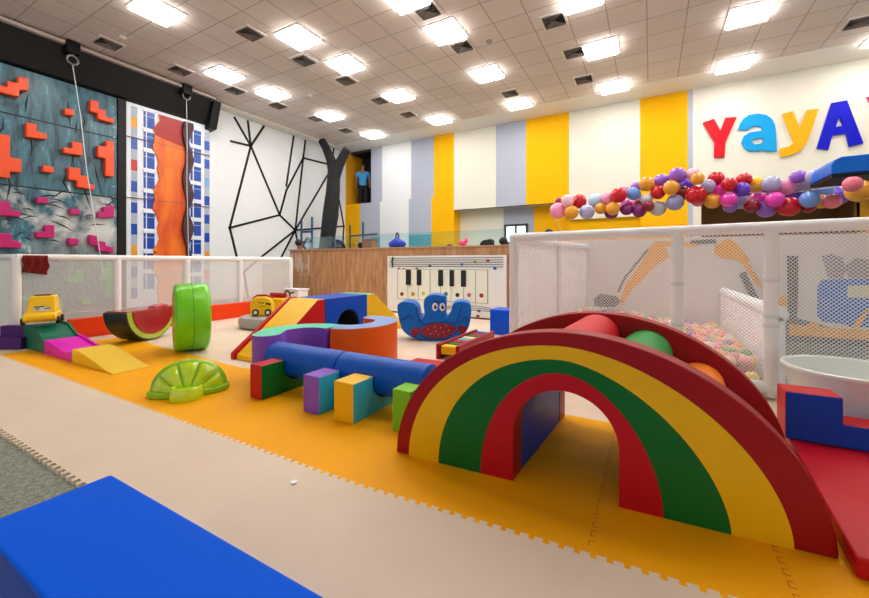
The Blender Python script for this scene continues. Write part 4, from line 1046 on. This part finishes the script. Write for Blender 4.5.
def pj(x, y, z):
    d = -SY * x + CY * y; s = CY * x + SY * y
    return CX + F * s / d, HV - F * (z - EYE) / d, d
line = [(588, 309), (620, 313), (650, 325), (700, 352), (740, 388), (765, 420)]
def vis(u, v):
    if u < 588 or u > 764: return False
    for (a, b_) in zip(line[:-1], line[1:]):
        if a[0] <= u <= b_[0]:
            return v - 6 < a[1] + (b_[1] - a[1]) * (u - a[0]) / (b_[0] - a[0])
    return u <= 764
pl = []
for (x, y, z, q) in bpos:
    u, v, d = pj(x, y, z); pl.append((0 if vis(u, v) else 1, d, (x, y, z)))
pl.sort()
bases = {}
def ball_obj(c):
    b = MB(); b.ball((0, 0, 0), br_, 0, 16, 10)
    return b.build('play_ball', mat('ball ' + c, BC[c], .3), keep=True, sharp=180)
for k, (q, d, p) in enumerate(pl[:300]):
    c = random.choice(BW)
    if c not in bases:
        o = ball_obj(c); bases[c] = o
    else:
        o = bases[c].copy(); COL.objects.link(o)
    o.location = p
    tag(o, '%s plastic ball among the heap in the netted ball pit' % c, 'ball', 'plastic balls in the ball pit')
b = MB(); cn_ = list(BC)
for (q, d, p) in pl[300:]: b.ball(p, br_, cn_.index(random.choice(BW)), 8, 6)
for p in hid: b.ball(p, br_, cn_.index(random.choice(BW)), 8, 6)
o = b.build('ball_heap', [mat('ball ' + c, BC[c], .3) for c in cn_], sharp=180); o['kind'] = 'stuff'
tag(o, 'far and buried mass of mixed coloured balls filling the pit', 'balls')

# ---------------------------------------------------------------- balloon garland
BL = {'pink': (246, 150, 190), 'gold': (232, 160, 40), 'pale pink': (246, 196, 210), 'red': (204, 10, 30), 'lavender': (178, 176, 214), 'pale blue': (184, 210, 236), 'magenta': (236, 60, 180),
      'purple': (110, 60, 200), 'violet': (150, 96, 206), 'blue': (110, 150, 226), 'deep red': (140, 8, 40), 'silver': (206, 204, 212), 'grey blue': (150, 150, 196), 'plum': (130, 20, 110), 'yellow': (246, 190, 50), 'rose': (240, 120, 140)}
k2 = lambda x, y: (540 + x / 5.43, 150 + y / 5.43)
k3 = lambda x, y: (690 + x / 4.855, 150 + y / 4.855)
BLN = [(k2, 98, 330, 'pink', 44), (k2, 170, 340, 'gold', 38), (k2, 150, 275, 'pale pink', 34), (k2, 213, 280, 'red', 40), (k2, 105, 278, 'deep red', 22), (k2, 255, 335, 'lavender', 40), (k2, 305, 275, 'pale blue', 40),
       (k2, 330, 318, 'gold', 32), (k2, 395, 318, 'gold', 36), (k2, 388, 340, 'plum', 36), (k2, 368, 262, 'pink', 34), (k2, 428, 245, 'red', 42), (k2, 472, 308, 'magenta', 40), (k2, 470, 322, 'plum', 34), (k2, 508, 238, 'blue', 36), (k2, 520, 200, 'violet', 26),
       (k2, 540, 330, 'plum', 36), (k2, 540, 295, 'deep red', 36), (k2, 578, 185, 'gold', 40), (k2, 578, 268, 'silver', 32), (k2, 640, 230, 'red', 38), (k2, 640, 315, 'silver', 42), (k2, 657, 168, 'violet', 38), (k2, 712, 205, 'gold', 40), (k2, 732, 285, 'grey blue', 44),
       (k2, 745, 140, 'violet', 44), (k2, 795, 192, 'purple', 44), (k2, 775, 235, 'deep red', 40), (k2, 830, 130, 'pale pink', 34), (k2, 845, 245, 'red', 50), (k2, 590, 305, 'deep red', 30), (k2, 455, 215, 'pale pink', 26),
       (k3, 36, 140, 'gold', 30), (k3, 88, 175, 'lavender', 32), (k3, 125, 140, 'red', 36), (k3, 138, 200, 'magenta', 32), (k3, 40, 245, 'rose', 30), (k3, 110, 248, 'gold', 36), (k3, 190, 168, 'red', 34), (k3, 187, 242, 'magenta', 36), (k3, 195, 275, 'violet', 30),
       (k3, 262, 145, 'red', 34), (k3, 250, 192, 'purple', 36), (k3, 250, 250, 'lavender', 36), (k3, 322, 168, 'yellow', 38), (k3, 300, 270, 'deep red', 34), (k3, 330, 242, 'magenta', 40), (k3, 395, 165, 'lavender', 40), (k3, 370, 285, 'violet', 42), (k3, 412, 242, 'magenta', 38),
       (k3, 468, 180, 'pink', 40), (k3, 490, 232, 'purple', 44), (k3, 480, 275, 'red', 48), (k3, 525, 130, 'violet', 32), (k3, 560, 160, 'lavender', 46), (k3, 580, 240, 'blue', 40), (k3, 575, 275, 'deep red', 30), (k3, 600, 130, 'lavender', 34), (k3, 640, 200, 'blue', 46),
       (k3, 690, 250, 'rose', 36), (k3, 635, 250, 'gold', 34), (k3, 715, 222, 'purple', 46), (k3, 790, 165, 'rose', 38), (k3, 820, 200, 'gold', 54), (k3, 868, 150, 'plum', 34), (k3, 850, 160, 'deep red', 30)]
GY = 7.15
BLN.sort(key=lambda t: t[0](t[1], t[2])[0])
cnt = {}; pts = []
placed = []
lo_ = MB()
for i, (kf, x, y, c, r) in enumerate(BLN):
    u, v = kf(x, y); scl = 5.43 if kf is k2 else 4.855
    best = None
    for dy in ([-1.1, -1.0, -1.2, -.9] if u > 838 else []) + list((0, .12, -.12, .24, .36, -.2, .48, .6, .72)):
        p = aty(u, v, GY + dy); d = -SY * p.x + CY * p.y; rad = r / scl * d / F
        ov = max([(rad + q[1] - (p - q[0]).length) for q in placed] + [0])
        if best is None or ov < best[0] - 1e-4: best = (ov, p, rad)
        if ov < .02: break
    ov, p, rad = best
    placed.append((p, rad)); cnt[c] = cnt.get(c, 0) + 1
    m = mat('balloon ' + c, BL[c], .18, spec=.6)
    down = Vector((random.uniform(-.5, .5), random.uniform(.2, .8), random.uniform(-.4, .6))).normalized()
    t = thing('balloon', '%s balloon, %s of its colour from the left end of garland' % (c, ORD[cnt[c] - 1]), 'balloon', p, 'balloons of the hanging garland')
    b = MB()
    prof = [(0, -1.14), (.10, -1.10), (.28, -.99), (.62, -.76), (.87, -.45), (.985, -.12), (1, .08), (.93, .40), (.78, .65), (.5, .88), (.25, .975), (0, 1)]
    rt = Matrix.Translation(p) @ (-down).to_track_quat('Z', 'Y').to_matrix().to_4x4() @ Matrix.Diagonal((rad, rad, rad, 1))
    b.lathe(prof, (0, 0, 0), 'z', 20); b.xf(rt); b.build('body', m, t, sharp=80)
    b = MB(); b.lathe([(.03, -1.10), (.06, -1.16), (.12, -1.22), (.1, -1.24), (0, -1.18)], (0, 0, 0), 'z', 10); b.xf(rt); b.build('knot', m, t, sharp=80)
    pts.append(p)
tag(MB().tube([Vector((-1.3, GY + .1, 1.39)) ] + [aty(u, v, GY + .12) for u, v in ((552, 212), (590, 204), (640, 196), (690, 190), (740, 193), (790, 193), (840, 186), (880, 180))] + [Vector((2.5, 7.03, 2.16))], .006, 6).build('garland_cord', mat('cord clear', (225, 225, 225), .4)), 'thin clear cord running through the balloon garland', 'cord')
# blue canopy at the right
cp = thing('canopy', 'blue canopy roof with black underside at right edge above the balloons', 'canopy', (2.9, 6.7, 0))
xs = 1.87
b = MB()
prof = [(xs, 2.09), (xs, 2.20), (xs + .03, 2.26), (xs + .09, 2.29), (4.6, 2.31), (4.6, 2.11)]
b.prism([[Vector((x, 6.30, z)) for x, z in prof]], (0, .74, 0)); b.build('roof_pad', vinyl('azure', (0, 104, 214)), cp, bevel=.015)
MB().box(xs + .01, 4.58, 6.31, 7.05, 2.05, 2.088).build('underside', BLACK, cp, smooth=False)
MB().tube([(4.4, 6.8, 0.04), (4.4, 6.8, 2.06)], .05, 14).build('support_post', PIPE, cp)

# ---------------------------------------------------------------- wall lettering
LK = lambda x, y: (690 + x / 4.274, 80 + y / 4.274)
LET = [('red capital letter Y cut-out on the white upper wall', (214, 6, 30), [[(55, 182), (103, 165), (130, 215), (152, 160), (200, 158), (152, 265), (148, 330), (103, 332), (105, 265)]]),
       ('cyan rounded lowercase letter a on the upper white wall', (8, 156, 224), [[(205, 212), (213, 188), (228, 165), (252, 149), (290, 143), (325, 148), (350, 165), (364, 192), (368, 225), (372, 302), (332, 306), (318, 298), (290, 303), (255, 303), (230, 288), (221, 265), (230, 240), (255, 224), (312, 215), (306, 202), (288, 194), (262, 200), (248, 213)],
                                                       [(263, 264), (272, 253), (290, 249), (314, 246), (314, 262), (300, 272), (275, 275)]]),
       ('yellow lowercase letter y on the upper white wall', (246, 170, 2), [[(395, 145), (440, 133), (470, 205), (500, 128), (550, 123), (515, 230), (497, 275), (470, 303), (440, 318), (400, 329), (386, 325), (386, 292), (420, 285), (445, 266), (428, 228)]]),
       ('dark blue capital letter A on the upper white wall', (4, 8, 190), [[(605, 98), (672, 86), (742, 270), (682, 285), (668, 228), (609, 236), (592, 298), (543, 292)], [(639, 152), (655, 195), (624, 200)]]),
       ('pink letter cut off by right edge after the blue A', (236, 30, 110), [[(757, 72), (805, 62), (828, 108), (850, 58), (898, 56), (850, 165), (848, 230), (800, 232), (802, 165)]])]
for (lab, c, loops) in LET:
    L3 = [[aty(*LK(x, y), YB - .05) for x, y in lp] for lp in loops]
    ce = sum(L3[0], Vector()) / len(L3[0])
    b = MB(); b.prism(L3, (0, .049, 0))
    tag(b.build('wall_letter', mat('letter %d %d %d' % c, c, .5, spec=.2), origin=(ce.x, YB, ce.z), smooth=False), lab, 'letter', 'coloured letters of the wall sign')

# ---------------------------------------------------------------- behind the barrier: glass, people, bags
def glass_mat():
    m = bpy.data.materials.new('railing glass'); m.use_nodes = True; nt = m.node_tree
    nt.nodes.remove(nt.nodes['Principled BSDF']); out = nt.nodes['Material Output']
    t = nt.nodes.new('ShaderNodeBsdfTransparent'); t.inputs['Color'].default_value = (.86, .955, .97, 1)
    g = nt.nodes.new('ShaderNodeBsdfGlossy'); g.inputs['Roughness'].default_value = .03; g.inputs['Color'].default_value = (.9, 1, 1, 1)
    f = nt.nodes.new('ShaderNodeFresnel'); f.inputs['IOR'].default_value = 1.35
    mx = nt.nodes.new('ShaderNodeMixShader'); nt.links.new(f.outputs[0], mx.inputs[0]); nt.links.new(t.outputs[0], mx.inputs[1]); nt.links.new(g.outputs[0], mx.inputs[2]); nt.links.new(mx.outputs[0], out.inputs['Surface'])
    return m
gr = thing('glass_railing', 'low teal-tinted glass railing standing behind the plywood barrier', 'railing', (-5, 8.4, 0))
GM = glass_mat(); gx = [-9.2, -7.6, -6.0, -4.4, -2.6]
for a, c in zip(gx[:-1], gx[1:]): MB().box(a + .01, c - .01, 8.4, 8.415, .03, 1.80).build('glass_panel', GM, gr, smooth=False)
for a in gx: MB().box(a - .02, a + .02, 8.38, 8.44, .0, 1.0).build('clamp_post', mat('steel', (170, 175, 180), .3, metal=.8), gr, smooth=False)
SKIN = mat('skin', (150, 104, 78), .5); HAIR = mat('hair black', (16, 14, 16), .6)
def person(loc, H, rz, shirt, pants, label, arm=0.0):
    k = H / 1.75; x0, y0, z0 = loc
    root = thing('person', label, 'person', loc)
    def skinmesh(name, verts, edges, m, lv=2):
        me = bpy.data.meshes.new(name); me.from_pydata([Vector(v[0]) * k for v in verts], edges, [])
        o = bpy.data.objects.new(name, me); COL.objects.link(o); me.materials.append(m)
        o.parent = root
        sk = o.modifiers.new('skin', 'SKIN'); sk.use_smooth_shade = True
        for i, v in enumerate(verts):
            r = v[1] if isinstance(v[1], tuple) else (v[1], v[1])
            me.skin_vertices[0].data[i].radius = (r[0] * k, r[1] * k)
        me.skin_vertices[0].data[0].use_root = True
        sb_ = o.modifiers.new('sub', 'SUBSURF'); sb_.levels = lv; sb_.render_levels = lv
        return o
    vs = [((0, 0, .95), (.15, .10)), ((0, 0, 1.15), (.13, .09)), ((0, 0, 1.36), (.16, .10)), ((0, 0, 1.48), .06), ((0, -.01, 1.56), .055), ((0, -.015, 1.64), (.075, .09)), ((0, -.01, 1.72), (.055, .065)),
          ((.19, 0, 1.40), .055), ((.25, .01, 1.14), .042), ((.26, -.05 - arm, .92 + arm), .033), ((.26, -.07 - arm, .83 + arm), .035),
          ((-.19, 0, 1.40), .055), ((-.25, .01, 1.14), .042), ((-.26, -.05, .92), .033), ((-.26, -.07, .83), .035),
          ((.09, 0, .86), .085), ((.10, 0, .48), .058), ((.10, .02, .10), .042), ((.10, -.12, .03), .04),
          ((-.09, 0, .86), .085), ((-.10, 0, .48), .058), ((-.10, .02, .10), .042), ((-.10, -.12, .03), .04)]
    es = [(0, 1), (1, 2), (2, 3), (3, 4), (4, 5), (5, 6), (2, 7), (7, 8), (8, 9), (9, 10), (2, 11), (11, 12), (12, 13), (13, 14), (0, 15), (15, 16), (16, 17), (17, 18), (0, 19), (19, 20), (20, 21), (21, 22)]
    skinmesh('body', vs, es, SKIN)
    skinmesh('shirt', [((0, 0, .84), (.175, .125)), ((0, 0, 1.15), (.15, .108)), ((0, 0, 1.36), (.175, .115)), ((0, 0, 1.46), .075), ((.19, 0, 1.40), .075), ((.235, .0, 1.22), .062), ((-.19, 0, 1.40), .075), ((-.235, 0, 1.22), .062)],
             [(0, 1), (1, 2), (2, 3), (2, 4), (4, 5), (2, 6), (6, 7)], shirt)
    skinmesh('trousers', [((0, 0, 1.02), (.155, .11)), ((.09, 0, .86), .10), ((.10, 0, .48), .078), ((.10, .02, .09), .062), ((-.09, 0, .86), .10), ((-.10, 0, .48), .078), ((-.10, .02, .09), .062)],
             [(0, 1), (1, 2), (2, 3), (0, 4), (4, 5), (5, 6)], pants)
    b = MB(); b.ball((0, .015, 1.675), .1, 0, 18, 12, (.95, 1.1, .98))
    for v in b.bm.verts:
        if v.co.y < -.045 and v.co.z < 1.70: v.co.y = -.045
    b.xf(Matrix.Scale(k, 4)); b.build('hair', HAIR, root, keep=True, sharp=80)
    for sx in (-1, 1):
        b = MB(); b.ball((sx * .03, -.092, 1.655), .011); b.xf(Matrix.Scale(k, 4)); b.build('eye', PL_BLK, root, keep=True)
    b = MB(); b.ball((0, -.105, 1.625), .014, 0, 10, 8, (.8, 1, 1.3)); b.xf(Matrix.Scale(k, 4)); b.build('nose', SKIN, root, keep=True)
    root.rotation_euler = (0, 0, rz)
    return root
pp = aty(363, 180, 12.1)
person((pp.x, 12.1, 3.125), 1.84, .5, mat('shirt blue', (60, 160, 230), .8), mat('trousers black', (20, 20, 26), .8), 'person in light blue shirt and black trousers standing in the upper niche')
pp = aty(299.5, 245, 7.35)
person((pp.x, 7.35, -.017), 1.66, 2.6, mat('shirt pale pink', (214, 190, 204), .8), mat('trousers grey', (80, 80, 90), .8), 'person in pale pink top standing behind left end of plywood barrier')
pp = aty(549, 232, 8.2)
person((pp.x, 8.2, -.017), 1.74, .3, mat('shirt white', (220, 220, 220), .8), mat('trousers blue', (40, 50, 80), .8), 'person with only black hair showing above the ball pit rail')
pp = aty(449.5, 247, 7.8)
person((pp.x, 7.8, -.017), 1.455, .3, mat('shirt green', (60, 90, 70), .8), mat('trousers brown', (70, 60, 50), .8), 'person whose dark head top peeks over barrier above the piano')
LZ = 1.3605
# blue bag on the ledge
q = aty(397.5, 250, 6.85)
bg = thing('bag', 'royal blue bag with knotted handle lying on barrier ledge', 'bag', (q.x, 6.84, LZ))
b = MB(); b.ball((q.x, 6.84, LZ + .07), .1, 0, 20, 12, (2.15, 1.2, 1.0))
for v in b.bm.verts:
    if v.co.z < LZ: v.co.z = LZ + .001
    if v.co.z > LZ + .1: v.co.z += .05 * max(0, 1 - abs(v.co.x - q.x) * 10)
b.build('sack', mat('bag blue', (24, 62, 190), .6, bump=.5, bscale=14), bg)
MB().tube([(q.x - .05, 6.84, LZ + .17), (q.x - .03, 6.84, LZ + .27), (q.x, 6.84, LZ + .32), (q.x + .03, 6.84, LZ + .27), (q.x + .04, 6.84, LZ + .17)], .016, 8).build('handle', mat('bag navy', (12, 26, 90), .6), bg)
q = aty(370, 248, 6.85)
o = thing('storage_box', 'small brown box on barrier ledge below the yellow wall', 'box', (q.x, 6.84, LZ))
MB().box(q.x - .14, q.x + .14, 6.74, 6.94, LZ, LZ + .19).build('box', mat('box brown', (140, 112, 92), .7), o, bevel=.008)
MB().box(q.x - .145, q.x + .145, 6.735, 6.945, LZ + .15, LZ + .20).build('lid', mat('box lid', (124, 98, 82), .7), o, bevel=.006)
q = aty(361, 248, 6.85)
tag(MB().lathe([(0, 0), (.05, 0), (.07, .06), (.06, .12), (.03, .14), (0, .14)], (q.x, 6.84, LZ), 'z', 18).build('pot', PL_BLK, origin=(q.x, 6.84, LZ)), 'small black pot left of the brown box on ledge', 'pot')
q = aty(463, 246, 6.85)
o = thing('plush_toy', 'small bright pink toy standing on the barrier ledge', 'toy', (q.x, 6.84, LZ))
PK = mat('toy pink', (250, 80, 150), .6)
b = MB(); b.ball((q.x, 6.84, LZ + .055), .055, 0, 14, 10, (1.5, 1, 1)); b.build('body', PK, o)
b = MB(); b.ball((q.x + .07, 6.84, LZ + .10), .042); b.build('head', PK, o)
for dx in (.05, .09): MB().tube([(q.x + dx, 6.84, LZ + .12), (q.x + dx + .005, 6.84, LZ + .165)], [.014, .006], 8).build('ear', PK, o)
q = aty(487, 246, 6.85)
tag(MB().prism([[Vector((q.x + x, 6.78, LZ + z)) for x, z in ((-.13, 0), (.13, 0), (.13, .10), (.09, .12), (-.06, .10), (-.12, .05))]], (0, .14, 0)).build('bag', mat('bag black', (30, 40, 44), .6), origin=(q.x, 6.84, LZ), bevel=.02), 'low black bag on the barrier ledge right of pink toy', 'bag')
q = aty(503.5, 244, 6.85)
tag(MB().ball((q.x, 6.84, LZ + .075), .075, 0, 16, 10, (1.1, 1, 1)).build('bag', mat('bag charcoal', (26, 30, 34), .7), origin=(q.x, 6.84, LZ), sharp=80), 'round black bag on ledge beside the white pit corner post', 'bag')
# blue steel frame and dark handrail behind barrier
fb = thing('steel_frame', 'blue steel ladder frame in front of the tree trunk', 'frame', aty(307, 262, 9.2))
FBm = mat('frame blue', (28, 74, 116), .4)
def fp(u, v, Y=9.2): return aty(u, v, Y)
for (a, c) in (((301.5, 220), (301.5, 306)), ((312, 217), (312, 306)), ((301.5, 232), (312, 231.5)), ((301.5, 242), (312, 241.5)), ((303, 246), (307, 238)), ((307, 238), (312, 242)), ((303, 246), (307, 250)), ((307, 250), (318, 249))):
    MB().tube([fp(*a), fp(*c)], .035, 8).build('bar' if a[0] != c[0] else 'post', FBm, fb)
hr_ = thing('handrail', 'thin dark metal handrail in front of yellow wall strip', 'railing', aty(356, 262, 10.4))
for (a, c) in (((350, 225), (350, 300)), ((363, 222), (363, 300)), ((350, 236), (377, 234))):
    MB().tube([fp(a[0], a[1], 10.4), fp(c[0], c[1], 10.4)], .03, 8).build('post' if a[0] == c[0] else 'rail', mat('rail dark', (44, 66, 70), .4), hr_)

# ---------------------------------------------------------------- light, camera
W = bpy.data.worlds.new('open side fill'); SC.world = W; W.use_nodes = True
W.node_tree.nodes['Background'].inputs['Color'].default_value = (1, .98, .95, 1); W.node_tree.nodes['Background'].inputs['Strength'].default_value = .5  # even fill light added, coming in where the front wall is left out
cam = bpy.data.cameras.new('camera'); co = bpy.data.objects.new('camera', cam); COL.objects.link(co)
co.location = (0, 0, EYE); co.rotation_euler = (radians(90), 0, YAW)
cam.sensor_width = 36; cam.lens = F / 869 * 36; cam.shift_y = -(299 - HV) / 869; cam.clip_start = .05
SC.camera = co
SC.view_settings.view_transform = 'Standard'; SC.view_settings.look = 'None'
SC.view_settings.gamma = 1; SC.view_settings.use_curve_mapping = False
SC.view_settings.exposure = 0.46
